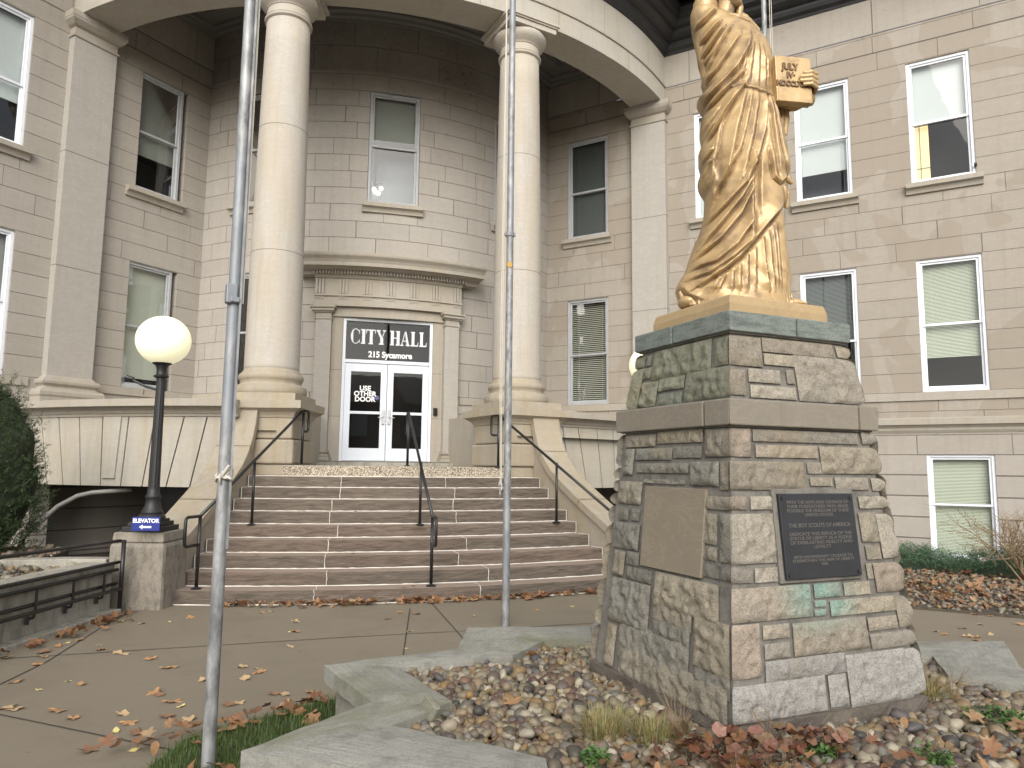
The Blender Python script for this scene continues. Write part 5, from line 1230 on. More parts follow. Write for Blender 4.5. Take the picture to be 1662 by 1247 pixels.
# ------------------------------------------------------------------ golden statue
STT = thing('robed_statue', 'gold painted statue of a robed figure with raised arm holding an inscribed tablet', 'statue', (PC[0], PC[1], 2.51))
OB = np.array([PC[0], PC[1], 2.51])
V = []; mb = MB()
for w, z in ((.735, 2.5135), (.735, 2.575), (.715, 2.618), (.70, 2.632)):
    for a, b in ((-1, -1), (1, -1), (1, 1), (-1, 1)):
        p = PC+FR*a*w/2+FL*b*w/2; V.append((p[0], p[1], z))
mb.add(V, [(3, 2, 1, 0)]+[(i*4+k, i*4+(k+1) % 4, (i+1)*4+(k+1) % 4, (i+1)*4+k) for i in range(3) for k in range(4)]+[(12, 13, 14, 15)]); mb.build('statue_plinth', M['goldbase'], STT, bevel=.006)
nf = np.array([fw.x, fw.y]); nf = nf/np.linalg.norm(nf); rf = np.array([nf[1], -nf[0]])
SILL = [(2.723,-0.36),(2.769,-0.376),(2.806,-0.359),(2.89,-0.308),(2.979,-0.283),(3.064,-0.249),(3.135,-0.217),(3.225,-0.187),(3.315,-0.179),(3.378,-0.178),(3.414,-0.21),(3.472,-0.222),(3.536,-0.199),(3.586,-0.213),(3.664,-0.214),(3.724,-0.187),(3.793,-0.203),(3.88,-0.192),(3.932,-0.174),(3.968,-0.195),(4.001,-0.221),(4.029,-0.212),(4.076,-0.153),(4.104,-0.17),(4.141,-0.187),(4.193,-0.173),(4.259,-0.201),(4.348,-0.208),(4.4,-0.225),(4.471,-0.239),(4.531,-0.234),(4.591,-0.251)]
SILR = [(2.731,0.325),(2.788,0.331),(2.876,0.328),(2.986,0.316),(3.097,0.303),(3.208,0.293),(3.271,0.286),(3.316,0.309),(3.37,0.322),(3.456,0.318),(3.497,0.333),(3.54,0.356),(3.615,0.347),(3.707,0.333),(3.799,0.314),(3.891,0.29),(3.96,0.279),(4.076,0.267),(4.17,0.261),(4.24,0.268),(4.323,0.263),(4.403,0.232),(4.462,0.181),(4.488,0.132),(4.57,0.049)]
FOLDS = [[30,40,9,1,[[-0.251,3.939],[-0.193,3.96],[-0.107,4.041],[-0.021,4.131],[0.047,4.261],[0.078,4.369]]],[24,30,8,1,[[-0.222,3.898],[-0.156,3.933],[-0.061,4.022],[0.025,4.112]]],[20,30,8,1,[[-0.223,4.069],[-0.133,4.149],[-0.056,4.259],[0.012,4.37]]],[18,26,8,1,[[-0.228,4.178],[-0.15,4.258],[-0.081,4.379],[-0.033,4.439]]],[28,36,9,1,[[-0.222,3.669],[-0.16,3.738],[-0.102,3.845],[-0.026,3.954],[0.032,4.033]]],[14,22,8,1,[[-0.235,3.776],[-0.196,3.786],[-0.158,3.835],[-0.12,3.894]]],[12,18,7,1,[[-0.23,3.718],[-0.188,3.737],[-0.15,3.796]]],[20,24,8,1,[[-0.279,4.487],[-0.239,4.467],[-0.192,4.498],[-0.115,4.58]]],[22,24,8,1,[[-0.267,4.402],[-0.232,4.342],[-0.185,4.373],[-0.098,4.479]]],[22,24,8,1,[[-0.254,4.307],[-0.215,4.25],[-0.167,4.303],[-0.08,4.429]]],[16,20,8,1,[[-0.218,4.109],[-0.169,4.198],[-0.111,4.308],[-0.053,4.399]]],[9,18,6,-1,[[0.091,4.331],[0.073,4.181],[0.051,4.033]]],[10,18,6,-1,[[0.126,4.321],[0.12,4.182],[0.111,4.034]]],[10,18,6,-1,[[0.16,4.292],[0.165,4.182],[0.158,4.034]]],[8,14,6,-1,[[0.194,4.232],[0.192,4.153],[0.184,4.074]]],[8,16,6,-1,[[0.052,4.251],[0.026,4.151],[-0.005,4.042]]],[9,14,6,1,[[-0.08,4.004],[-0.006,4.015],[0.069,4.002],[0.161,3.98],[0.217,3.981]]],[18,34,9,-1,[[0.031,3.984],[-0.031,3.739],[-0.103,3.405]]],[18,34,9,-1,[[0.105,3.97],[0.06,3.692],[-0.02,3.406]]],[30,44,9,-1,[[0.159,3.971],[0.139,3.741],[0.079,3.528],[0.007,3.406]]],[16,30,9,1,[[0.193,3.956],[0.208,3.694],[0.227,3.415]]],[14,26,8,-1,[[-0.035,3.968],[-0.123,3.758],[-0.181,3.404]]],[10,18,7,-1,[[0.068,3.969],[0.02,3.74],[-0.035,3.546]]],[12,22,7,1,[[0.216,3.956],[0.254,3.694],[0.299,3.493]]],[20,26,9,1,[[-0.249,3.558],[-0.2,3.583],[-0.162,3.631]]],[20,26,9,1,[[-0.247,3.453],[-0.211,3.492],[-0.168,3.564]]],[16,26,14,-1,[[-0.158,3.603],[-0.155,3.317],[-0.208,3.203],[-0.275,3.014],[-0.322,2.902],[-0.372,2.79]]],[24,34,8,1,[[-0.209,3.155],[-0.106,3.251],[0.006,3.376],[0.065,3.51]]],[26,34,8,1,[[-0.257,2.996],[-0.136,3.137],[-0.023,3.28],[0.053,3.424]]],[26,34,8,1,[[-0.281,2.935],[-0.148,3.034],[-0.026,3.186],[0.052,3.357]]],[24,30,8,1,[[-0.309,2.867],[-0.178,2.892],[-0.067,2.984],[0.032,3.13]]],[18,24,8,1,[[-0.329,2.8],[-0.224,2.821],[-0.096,2.903],[0.025,3.018]]],[34,70,8,1,[[-0.271,2.754],[-0.243,2.771],[-0.143,2.837],[-0.051,2.912],[0.029,3.006],[0.137,3.139],[0.252,3.274]]],[32,30,9,-1,[[0.064,3.548],[0.049,3.414],[0.039,3.224],[0.03,3.036]]],[14,40,10,1,[[0.112,3.549],[0.099,3.367],[0.093,3.206]]],[22,40,9,-1,[[-0.016,3.605],[-0.073,3.499],[-0.14,3.364],[-0.17,3.288]]],[12,22,7,-1,[[-0.089,2.835],[-0.099,2.715]]],[12,22,7,-1,[[-0.047,2.872],[-0.055,2.715]]],[14,24,7,-1,[[0.001,2.943],[-0.01,2.716]]],[12,22,7,-1,[[0.049,2.985],[0.039,2.716]]],[18,26,7,-1,[[0.101,3.046],[0.104,2.888],[0.125,2.717]]],[12,22,7,-1,[[0.14,3.075],[0.148,2.889],[0.163,2.718]]],[12,24,7,-1,[[0.191,3.132],[0.202,2.889],[0.208,2.732]]],[10,20,7,-1,[[0.239,3.198],[0.251,2.945],[0.252,2.742]]],[8,16,6,-1,[[0.168,3.103],[0.18,2.889],[0.185,2.732]]],[12,20,7,-1,[[-0.13,2.816],[-0.177,2.714]]],[10,16,7,-1,[[-0.162,2.802],[-0.204,2.718]]],[14,20,8,1,[[-0.361,2.767],[-0.325,2.712],[-0.272,2.676]]],[22,40,7,-1,[[0.298,3.474],[0.263,3.434],[0.227,3.399],[0.189,3.423],[0.175,3.511],[0.173,3.607]]],[10,22,8,1,[[0.265,3.393],[0.277,3.293]]]]
zs_ = np.array(sorted([s[0] for s in SILL]+[s[0] for s in SILR])); xl_ = np.interp(zs_, [s[0] for s in SILL], [s[1] for s in SILL]); xr_ = np.interp(zs_, [s[0] for s in SILR], [s[1] for s in SILR])
zs_ = np.concatenate([[2.635], zs_]); xl_ = np.concatenate([[-.33], xl_]); xr_ = np.concatenate([[.335], xr_])
# top of the body closes towards the neck
m_ = zs_ < 4.46; zs_, xl_, xr_ = zs_[m_], xl_[m_], xr_[m_]
zs_ = np.concatenate([zs_, [4.495, 4.535, 4.57, 4.60, 4.64, 4.675]]); xl_ = np.concatenate([xl_, [-.243, -.247, -.25, -.25, -.243, -.215]]); xr_ = np.concatenate([xr_, [.150, .085, .01, -.06, -.095, -.125]])
NZ, NT = 460, 300
zz = np.linspace(2.635, 4.675, NZ); sm = lambda a: np.convolve(np.pad(a, 4, 'edge'), np.ones(9)/9, 'valid'); xl = sm(np.interp(zz, zs_, xl_)); xr = sm(np.interp(zz, zs_, xr_))
xc = (xl+xr)/2; a_ = (xr-xl)/2
b_ = np.interp(zz, [2.63, 2.8, 3.1, 3.5, 3.9, 4.2, 4.40, 4.50, 4.57, 4.64, 4.675], [.25, .235, .215, .205, .20, .185, .155, .13, .105, .085, .05]); b_ = np.minimum(b_, a_*1.05+.01)
th = np.linspace(0, 2*pi, NT, endpoint=False); cth, sth = np.cos(th), np.sin(th)
X_ = xc[:, None]+a_[:, None]*np.sign(cth)*np.abs(cth)**.88; Y_ = b_[:, None]*np.sign(sth)*np.abs(sth)**.88; Z_ = np.repeat(zz[:, None], NT, 1)
nx_, ny_ = np.repeat(cth[None], NZ, 0), np.repeat(sth[None], NZ, 0)
disp = np.zeros_like(X_); front = Y_ > 0
Xf, Zf = X_[front], Z_[front]; D = np.zeros_like(Xf)
for am, ws, wh, side, pts in FOLDS:       # millimetres: height, soft width, sharp width
    am, ws, wh = am/1000, ws/1000, wh/1000; best = np.full_like(Xf, 9.); sg = np.ones_like(Xf); tt = np.zeros_like(Xf); ls = [hypot(x1-x0, z1-z0) for (x0, z0), (x1, z1) in zip(pts[:-1], pts[1:])]; tot = sum(ls); acc = 0
    for ((x0, z0), (x1, z1)), l_ in zip(zip(pts[:-1], pts[1:]), ls):
        dx, dz = x1-x0, z1-z0; t = np.clip(((Xf-x0)*dx+(Zf-z0)*dz)/(l_*l_+1e-12), 0, 1); ex, ez = Xf-x0-t*dx, Zf-z0-t*dz; d_ = np.hypot(ex, ez); m_ = d_ < best
        best = np.where(m_, d_, best); sg = np.where(m_, np.sign(dx*ez-dz*ex), sg); tt = np.where(m_, (acc+t*l_)/tot, tt); acc += l_
    w = np.where(sg*side > 0, ws, wh); env = np.clip(np.minimum(tt, 1-tt)*6+.25, 0, 1)
    am *= 1.35*(1.5 if (pts[0][0] < -.1 and pts[0][1] > 4.2) else 1); D += am*env*np.exp(-(best/w)**1.25) - am*.35*env*np.exp(-((best-1.9*wh)/(wh*1.2))**2)*(sg*side < 0)
# rounded thigh, chest and hip beneath the cloth
for (x0, z0, rx, rz, h_) in ((-.06, 3.45, .09, .26, .030), (.02, 4.28, .12, .10, .018), (.20, 3.25, .08, .22, .014), (-.10, 3.0, .10, .20, .018)): D += h_*np.exp(-((Xf-x0)/rx)**2-((Zf-z0)/rz)**2)
D += .0025*np.sin(Xf*39+7*np.sin(Zf*9))
disp[front] = D*np.clip(Y_[front]/(b_[:, None].repeat(NT, 1)[front])*2.2, .15, 1)
# back and sides: hanging folds
bk = np.clip(-sth, 0, 1)[None]; disp += (.014*np.sin(th*26+1.5*np.sin(zz[:, None]*3))*bk)*np.clip((4.4-zz[:, None])*3, 0, 1)
Xb, Yb = X_+nx_*disp*.35, Y_+(ny_*disp)
Yb = Y_+np.where(Y_ > 0, disp, ny_*disp)
Wp = np.stack([PC[0]+Xb*rf[0]-Yb*nf[0], PC[1]+Xb*rf[1]-Yb*nf[1], Z_], -1).reshape(-1, 3)
def toW(x, y, z): return (PC[0]+x*rf[0]-y*nf[0], PC[1]+x*rf[1]-y*nf[1], z)      # x right, y towards viewer
idx = np.arange(NZ*NT).reshape(NZ, NT)
F = np.stack([idx[:-1], np.roll(idx[:-1], -1, 1), np.roll(idx[1:], -1, 1), idx[1:]], -1).reshape(-1, 4)
body = MB(); body.v = [tuple(p) for p in Wp]; body.f = [tuple(f) for f in F]+[tuple(reversed(range(NT))), tuple(range((NZ-1)*NT, NZ*NT))]
body.uv = [[(0, 0)]*len(f) for f in body.f]; body.mi = [0]*len(body.f); body.cols = [None]*len(body.f)
def blob(x, y, z, rx, ry, rz, tilt=0):
    v, f = ico(3); v = v*np.array([rx, ry, rz]); 
    if tilt: v = v@np.array([[cos(tilt), 0, -sin(tilt)], [0, 1, 0], [sin(tilt), 0, cos(tilt)]])
    body.add([toW(x+p[0], y+p[1], z+p[2]) for p in v], [tuple(q) for q in f], [[(0, 0)]*3]*len(f))
def limb(pts, r, n=14):
    b0 = len(body.f); body.tube([toW(*p) for p in pts], r, n)
    for i in range(b0, len(body.f)): body.uv[i] = [(0, 0)]*len(body.f[i])
# raised arm with sleeve
limb([(-.10, 0, 4.38), (-.17, .02, 4.52), (-.178, .03, 4.70), (-.185, .03, 4.90), (-.195, .02, 5.14)], [.06, .056, .050, .042, .030])
limb([(-.12, .0, 4.05), (-.155, .02, 4.25), (-.165, .02, 4.45), (-.165, .02, 4.60), (-.160, .02, 4.665)], [.04, .06, .07, .072, .078], 24)
for (z, w) in ():
    limb([(-.165+w*cos(t), .02+w*.95*sin(t), z-.05*sin(t)*.9-.02*cos(t)) for t in np.linspace(-.6, pi+.6, 14)], [.006]+[.013]*12+[.006], 8)
# torch hand above the frame
blob(-.198, .02, 5.17, .035, .03, .05); limb([(-.198, .02, 5.05), (-.198, .02, 5.30)], .018)
limb([(-.198, .02, 5.28), (-.198, .02, 5.34), (-.198, .02, 5.36)], [.03, .065, .07], 18); blob(-.198, .02, 5.41, .04, .04, .07)
# neck, head, hair
limb([(-.03, .0, 4.46), (-.035, .02, 4.60), (-.01, .02, 4.70)], [.085, .058, .056], 18)
blob(.0, .03, 4.755, .082, .092, .118); blob(.022, .055, 4.665, .046, .045, .036); blob(.012, .118, 4.675+.0, .022, .018, .018)
blob(.03, .125, 4.745, .016, .024, .03); blob(.022, .112, 4.705, .026, .016, .010); blob(-.01, .095, 4.775, .022, .02, .012); blob(.055, .09, 4.775, .018, .02, .012)
blob(.0, .015, 4.80, .098, .10, .085); blob(-.03, -.06, 4.74, .08, .07, .07); limb([(.055, .015, 4.70), (.062, .03, 4.64), (.052, .035, 4.575), (.045, .04, 4.545)], [.02, .024, .02, .012])
blob(-.078, .045, 4.74, .014, .022, .028)
# collar roll, shoulder
limb([(-.10, .05, 4.60), (-.04, .085, 4.545), (.03, .09, 4.53), (.10, .075, 4.515), (.17, .05, 4.46)], [.016, .022, .024, .024, .02])
limb([(.06, .02, 4.60), (.09, .03, 4.565), (.14, .02, 4.52)], [.02, .028, .02])
# left arm behind the tablet, hanging sleeve
limb([(.19, -.02, 4.33), (.265, -.02, 4.15), (.30, .0, 3.99), (.40, .035, 3.97), (.465, .05, 4.00)], [.075, .066, .052, .036, .03], 16)
for x, z1, z0 in ((.290, 4.0, 3.85), (.318, 4.02, 3.79), (.346, 4.0, 3.785)): limb([(x-.006, .0, z1), (x, .01, (z1+z0)/2), (x-.004, .005, z0)], [.026, .023, .010])
# hand closed on the tablet edge
blob(.478, .06, 4.02, .034, .045, .065, -.2); limb([(.445, .06, 3.965), (.475, .07, 4.0)], [.032, .03])
for i, (z, L, r) in enumerate(((4.120, .095, .0140), (4.090, .116, .0150), (4.059, .118, .0145), (4.030, .098, .0130))):
    limb([(.470, .065, z-.012), (.496, .105, z-.002), (.488, .152, z), (.45, .172, z+.002+.004*i), (.494-L, .170, z-.004+.004*i)], [r*1.1, r*1.15, r*1.08, r, r*.8], 10)
limb([(.46, .06, 4.05), (.43, .065, 4.11), (.40, .07, 4.135)], [.015, .014, .010])
# feet
blob(.31, .13, 2.662, .062, .035, .026)
for i in range(5): limb([(.345, .155-.014*i, 2.662), (.376-.004*i, .158-.014*i, 2.652)], [.011, .008], 8)
limb([(.22, .15, 2.655), (.29, .15, 2.655)], [.02, .024])
blob(-.315, .05, 2.675, .06, .09, .045); limb([(-.365, .06, 2.74), (-.345, .08, 2.68), (-.31, .12, 2.65), (-.24, .16, 2.65)], [.012, .02, .016, .012])
for i in range(26):   # hem ruffle
    t = i/25; x = -.30+.60*t; y = .235*sqrt(max(0, 1-(x/.36)**2))+.01; limb([(x, y-.02, 2.72), (x, y-.008+.006*sin(i*1.7), 2.67), (x, y+.004*sin(i*2.9), 2.638)], [.004, .007, .009], 8)
# free hanging cloth on the right
limb([(.27, .06, 3.55), (.315, .07, 3.47), (.345, .075, 3.435)], [.03, .024, .012]); limb([(.30, .03, 3.44), (.325, .04, 3.38), (.322, .03, 3.29)], [.03, .022, .012])
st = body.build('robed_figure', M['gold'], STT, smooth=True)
rm = st.modifiers.new('remesh', 'REMESH'); rm.mode = 'VOXEL'; rm.voxel_size = .0040; rm.use_smooth_shade = True
sm_ = st.modifiers.new('smooth', 'SMOOTH'); sm_.factor = .3; sm_.iterations = 1
# tablet
tl = bpy.data.objects.new('tablet', None)
O = Vector(toW(.340, .13, 4.077)); ya = radians(8); X = (Vector((rf[0], rf[1], 0))*cos(ya)+Vector((-nf[0], -nf[1], 0))*sin(ya)*-1).normalized(); Yt = (Vector((0, 0, 1))*cos(.05)+Vector((nf[0], nf[1], 0))*sin(.05)).normalized(); Zt = X.cross(Yt)
V = [(a*.118, b*.153, c*.030) for c in (-1, 1) for a, b in ((-1, -1), (1, -1), (1, 1), (-1, 1))]
tb = MB().add(place(V, O, X, Yt, Zt), [(3, 2, 1, 0), (4, 5, 6, 7), (0, 1, 5, 4), (1, 2, 6, 5), (2, 3, 7, 6), (3, 0, 4, 7)]).build('tablet', M['gold'], STT, bevel=.004)
for s_, dx, dy, sz in (('JULY', -.024, .078, .060), ('IV\u00b7', -.020, .022, .052), ('MDCCLXXVI', -.003, -.036, .048)):
    v, f = text_mb(s_, sz, .012, .0025, 1.0); wd = max(p[0] for p in v)-min(p[0] for p in v); k = {'JULY': .115, 'MDCCLXXVI': .228}.get(s_, wd)/wd; MB().add(place([(a*k+dx, b+dy, c) for a, b, c in v], O+Zt*.032, X, Yt, Zt), f).build('inscription', M['goldletter'], tb)

# ------------------------------------------------------------------ ground
tag(MB().prism([(-60, -60), (60, -60), (60, 40), (-60, 40)], -.5, -.012).build('ground', M['soil']), kind='structure')
pv = [(-5.2, -30), (12, -30), (12, -17.5), (5.66, -12.9), (4.5, -10.5), (3.6, -8.5), (-3.6, -8.5), (-3.5, -11.3), (-3.9, -13), (-4.2, -14.5)]
pv = [(-7, -30), (14, -30), (14, -18.5), (6.95, -14.25), (5.55, -12.95), (4.9, -11.6), (4.4, -9.6), (-4.6, -9.6), (-3.6, -11.4), (-3.8, -12.8), (-4.3, -14.3), (-5.2, -16)]
tag(MB().prism(pv, -.1, .0).build('pavement', M['pave']), kind='structure')
jm = MB()
for pts in ([(-3.9, -14.5), (-3.27, -14.99), (-2.08, -15.88), (-1.2, -16.55)], [(-3.6, -14.6), (-3.43, -13.62), (-3.34, -11.79), (-3.2, -11.45)], [(.10, -11.6), (.12, -13.52), (.125, -14.9)], [(-4.1, -13.45), (-2.71, -13.35), (-.99, -13.23), (.12, -13.2), (3.5, -13.0)], [(-.2, -11.9), (-.6, -14.6)], [(2.9, -11.6), (3.6, -14.8)]):
    for a, b in zip(pts[:-1], pts[1:]):
        a, b = Vector(a), Vector(b); t = (b-a).normalized(); n = Vector((-t.y, t.x))*.0065; jm.add([(*(a-n), .004), (*(b-n), .004), (*(b+n), .004), (*(a+n), .004)], [(0, 1, 2, 3)])
tag(jm.build('pavement_joints', M['joint']), kind='structure')
turf_poly = [(-3.1, -17.6), (-2.2, -16.55), (-2.0, -15.86), (-1.60, -15.62), (-1.18, -15.30), (-.9, -15.35), (-.9, -16.6), (-1.3, -17.3), (-1.3, -19), (-2.6, -19.5)]
def wob(poly, n=6, a=.035):
    out = []
    for i in range(len(poly)):
        p, q = Vector(poly[i]), Vector(poly[(i+1) % len(poly)])
        for k in range(n):
            r = p.lerp(q, k/n); out.append((r.x+a*MN.noise(Vector((r.x*4, r.y*4, 0))), r.y+a*MN.noise(Vector((r.x*4, r.y*4, 9)))))
    return out
tag(MB().prism(wob(turf_poly), -.05, .05).build('lawn_edge', M['turf']), kind='structure')
bedR = [(4.9, -11.6), (5.55, -12.95), (6.95, -14.25), (14, -18.5), (14.5, -14.6), (9.4, -9.4), (6.6, -6.6), (6.0, -7.3), (4.6, -9.0)]
tag(MB().prism(bedR, -.05, .03).build('garden_bed', M['soil']), kind='structure')

# ------------------------------------------------------------------ pebbles
def pebbles(name, poly, n, size, zf, sub, reject=None, flat=(.55, .85), layers=1):
    xs = [p[0] for p in poly]; ys = [p[1] for p in poly]; X = rng.uniform(min(xs), max(xs), n*3); Y = rng.uniform(min(ys), max(ys), n*3)
    k = inpoly(X, Y, poly); 
    if reject is not None: k &= ~reject(X, Y)
    X, Y = X[k][:n], Y[k][:n]; m = len(X); s = rng.uniform(size[0], size[1], m)*rng.choice([.6, .8, 1, 1, 1.25], m)
    S = np.stack([s*rng.uniform(.9, 1.35, m), s*rng.uniform(.75, 1.05, m), s*rng.uniform(*flat, m)], 1)
    R = rotm(rng.normal(0, .35, m), rng.normal(0, .35, m), rng.uniform(0, 6.28, m)); Z = zf(X, Y)+rng.uniform(-.2, .9, m)*s
    v, f = ico(sub); v = v*(1+.16*np.sin(v[:, [1]]*4.1+1)*np.cos(v[:, [0]]*3.7+v[:, [2]]*2))*(1+rng.normal(0, .035, (len(v), 1)))
    V, F = scatter(v, f, np.stack([X, Y, Z], 1), R, S)
    return tag(fast_mesh(name, V, F, M['pebble'], True), kind='stuff')
def in_ped(X, Y, m=.66):
    dx, dy = X-PC[0], Y-PC[1]; a = dx*FR[0]+dy*FR[1]; b = dx*FL[0]+dy*FL[1]; return (np.abs(a) < m) & (np.abs(b) < m)
innerp = shrink(inner, -.03)
zb = lambda X, Y: .335+.04*np.exp(-((X-PC[0])**2+(Y-PC[1])**2)/.9)
pebbles('river_gravel', innerp, 9500, (.016, .036), zb, 2, lambda X, Y: in_ped(X, Y, .62) | (Y < -19.0))
pebbles('bed_gravel', bedR, 7000, (.02, .04), lambda X, Y: .03+0*X, 1, lambda X, Y: (X > 11.5))
pebbles('planting_bed_gravel', bedL, 1500, (.03, .055), lambda X, Y: .46+0*X, 1)
sb = MB(); sb.box((-.70, -16.80, .40), (.035, .11, .13), .5, M=Matrix.Rotation(.5, 4, 'X')); tag(sb.build('stone_chip', M['coping'], None, origin=(-.70, -16.80, .36), bevel=.006), 'upright flat brown stone chip leaning against the inside of the planter coping', 'stone')

# ------------------------------------------------------------------ fallen leaves
def leaf_shape(kind, rnd):
    if kind == 0:   # lobed oak / maple
        n = 22; out = []
        for i in range(n):
            a = 2*pi*i/n; r = .55+.45*abs(cos(2.5*a))**1.3; r *= rnd.uniform(.82, 1.1); out.append((r*cos(a)*1.15, r*sin(a)*.85))
    else:
        n = 12; out = [(cos(2*pi*i/n)*(1 if cos(2*pi*i/n) > 0 else .8), .5*sin(2*pi*i/n)*(1-.2*cos(2*pi*i/n))) for i in range(n)]
    cu = rnd.uniform(.1, .35); fo = rnd.uniform(-.3, .4); ph = rnd.uniform(0, 6)
    V = [(0, 0, 0)]
    for x, y in out: V.append((x, y, .05+cu*(x*x*.7+y*y)*.6+fo*abs(y)*.35+.10*sin(ph+4*x+3*y)))
    k = len(out); F = [(0, 1+i, 1+(i+1) % k) for i in range(k)]; return np.array(V), np.array(F)
lr = random.Random(5)
LM = {}
for nm, col in (('orange', (.42, .235, .11)), ('brown', (.24, .13, .075)), ('pale', (.48, .34, .19)), ('yellow', (.62, .52, .20)), ('rust', (.31, .145, .075))): LM[nm] = plain('leaf_'+nm, col, .65, 0, 0, .25, 14)
protos = {}
def leaf(x, y, z, s, nm, kind, label, group):
    key = (nm, kind, lr.randrange(3))
    if key not in protos:
        V, F = leaf_shape(kind, lr); me = bpy.data.meshes.new('fallen_leaf'); V = V.copy(); me.from_pydata([tuple(v) for v in V], [], [tuple(int(q) for q in f) for f in F]); me.materials.append(LM[nm]); me.polygons.foreach_set('use_smooth', [True]*len(F)); protos[key] = me
    o = bpy.data.objects.new('fallen_leaf', protos[key]); C.objects.link(o); o.location = (x, y, z); o.rotation_euler = (lr.uniform(-.15, .15), lr.uniform(-.15, .15), lr.uniform(0, 6.28)); s *= .86; o.scale = (s, s*lr.uniform(.8, 1.1), s); tag(o, label, 'leaf', group)
PAVE = [(-3.21,-14.9),(-2.93,-15.0),(-2.78,-15.18),(-2.49,-15.16),(-2.41,-15.36),(-2.45,-15.5),(-2.32,-15.57),(-2.52,-15.8),(-2.27,-15.85),(-2.34,-14.78),(-2.22,-14.96),(-2.39,-14.71),(-2.15,-15.09),(-2.05,-15.38),(-2.09,-14.46),(-1.78,-15.09),(-1.79,-14.48),(-1.84,-14.12),(-1.73,-14.2),(-1.7,-14.32),(-1.84,-15.12),(-1.47,-14.96),(-1.55,-14.94),(-1.29,-14.96),(-1.48,-13.5),(-1.52,-12.9),(-1.46,-12.89),(-1.49,-12.34),(-1.46,-12.41),(-2.62,-13.7),(-2.42,-14.03),(-2.39,-14.02),(-3.08,-14.27),(-2.96,-14.38),(-3.45,-14.21),(-3.21,-14.46),(-3.56,-13.28),(-3.51,-13.06),(-3.4,-12.85),(-3.18,-13.09),(-3.11,-13.27),(-2.88,-13.47),(-2.95,-13.41),(-3.51,-13.44),(-3.47,-12.95),(-3.01,-12.18),(-2.75,-12.14),(-3.25,-12.04),(-3.49,-12.02),(-2.59,-11.95),(-2.2,-15.29),(-3.28,-14.86),(-3.47,-13.71),(-0.35,-13.12),(-0.5,-12.44),(-1.85,-11.82),(-1.76,-11.77),(-0.34,-12.13),(-0.17,-12.24),(-0.46,-13.81),(0.45,-12.47),(1.21,-12.34),(1.72,-12.17)]
for i, (x, y) in enumerate(PAVE):
    r = lr.random()
    if r < .28: leaf(x, y, .004, lr.uniform(.032, .05), 'yellow', 1, 'small yellow leaf lying on the tan pavement', 'yellow leaves on the pavement')
    elif r < .6: leaf(x, y, .004, lr.uniform(.05, .075), 'orange', 0, 'curled orange lobed leaf lying on the tan pavement', 'orange leaves on the pavement')
    elif r < .85: leaf(x, y, .004, lr.uniform(.05, .075), 'pale', 0, 'pale dry lobed leaf lying on the tan pavement', 'pale leaves on the pavement')
    else: leaf(x, y, .004, lr.uniform(.05, .08), 'brown', 0, 'dark brown lobed leaf lying on the tan pavement', 'brown leaves on the pavement')
for k in range(26):
    t = lr.uniform(3.6, 7.2); w = lr.uniform(-1.4, .2); leaf(t+lr.uniform(-.3, .3), -14.6+(t-3.6)*.42+w*.5, .004, lr.uniform(.045, .07), lr.choice(['orange', 'rust', 'pale']), 0, 'brown leaf lying on the walkway right of the pedestal', 'leaves on the walkway right of the pedestal')
for k in range(9):
    st_ = lr.randint(1, 6); R = RST[st_-1]-lr.uniform(.06, .22); a = radians(lr.uniform(-11, 13)); leaf(R*sin(a), -R*cos(a), .165*st_+.004, lr.uniform(.035, .055), lr.choice(['orange', 'rust']), 0, 'orange leaf lying on a tread of the brownstone steps', 'leaves on the steps')
def leaf_drift(name, pts, s=(.035, .07), lift=.05):
    V, F = [], []; base = 0
    for (x, y, z) in pts:
        v, f = leaf_shape(0 if lr.random() < .8 else 1, lr); sc = lr.uniform(*s); R = rotm(np.array([lr.gauss(0, .45)]), np.array([lr.gauss(0, .45)]), np.array([lr.uniform(0, 6.28)]))[0]
        v = (v*sc)@R.T+np.array([x, y, z+lr.uniform(0, lift)]); V.append(v); F.append(f+base); base += len(v)
    return tag(fast_mesh(name, np.concatenate(V), np.concatenate(F), M['leafmat'], True), kind='stuff')
pts = []
for k in range(330):
    a = lr.uniform(-11.5, 13.5); dens = .35+.65*abs(sin(a*.55+1.2)); 
    if lr.random() > dens: continue
    R = 11.52+abs(lr.gauss(0, .07)); pts.append((R*sin(radians(a)), -R*cos(radians(a)), .012))
for k in range(60):
    t = lr.uniform(0, 4.2); i = min(int(t), 4); u = t-i; a, b = RWP[i], RWP[i+1]; w = abs(lr.gauss(0, .12)); pts.append((a[0]+(b[0]-a[0])*u+.16+w, a[1]+(b[1]-a[1])*u, .01))
for k in range(75):
    u = lr.random(); a = Vector((-2.35, -16.0)).lerp(Vector((-1.25, -15.5)), u) if lr.random() < .7 else Vector((-2.3, -16.7)).lerp(Vector((-1.5, -16.4)), u); pts.append((a.x+lr.gauss(0, .09), a.y+lr.gauss(0, .09), .06))
leaf_drift('leaf_litter', pts, (.035, .065), .04)
pts = [(lr.uniform(-.7, 2.9), lr.uniform(-18.2, -15.4), .40) for _ in range(330)]
k_ = inpoly([p[0] for p in pts], [p[1] for p in pts], innerp) & ~in_ped(np.array([p[0] for p in pts]), np.array([p[1] for p in pts]), .66)
pts = [p for p, q in zip(pts, k_) if q and (lr.random() < .16 or (p[1] < -17.45 and p[0] > -.1))]
leaf_drift('leaf_litter', pts, (.025, .05), .03)
pts = []
while len(pts) < 1500:
    x, y = lr.uniform(4.6, 11.5), lr.uniform(-16.5, -9)
    if inpoly([x], [y], bedR)[0]: pts.append((x, y, .05))
leaf_drift('leaf_litter', pts, (.035, .07), .05)

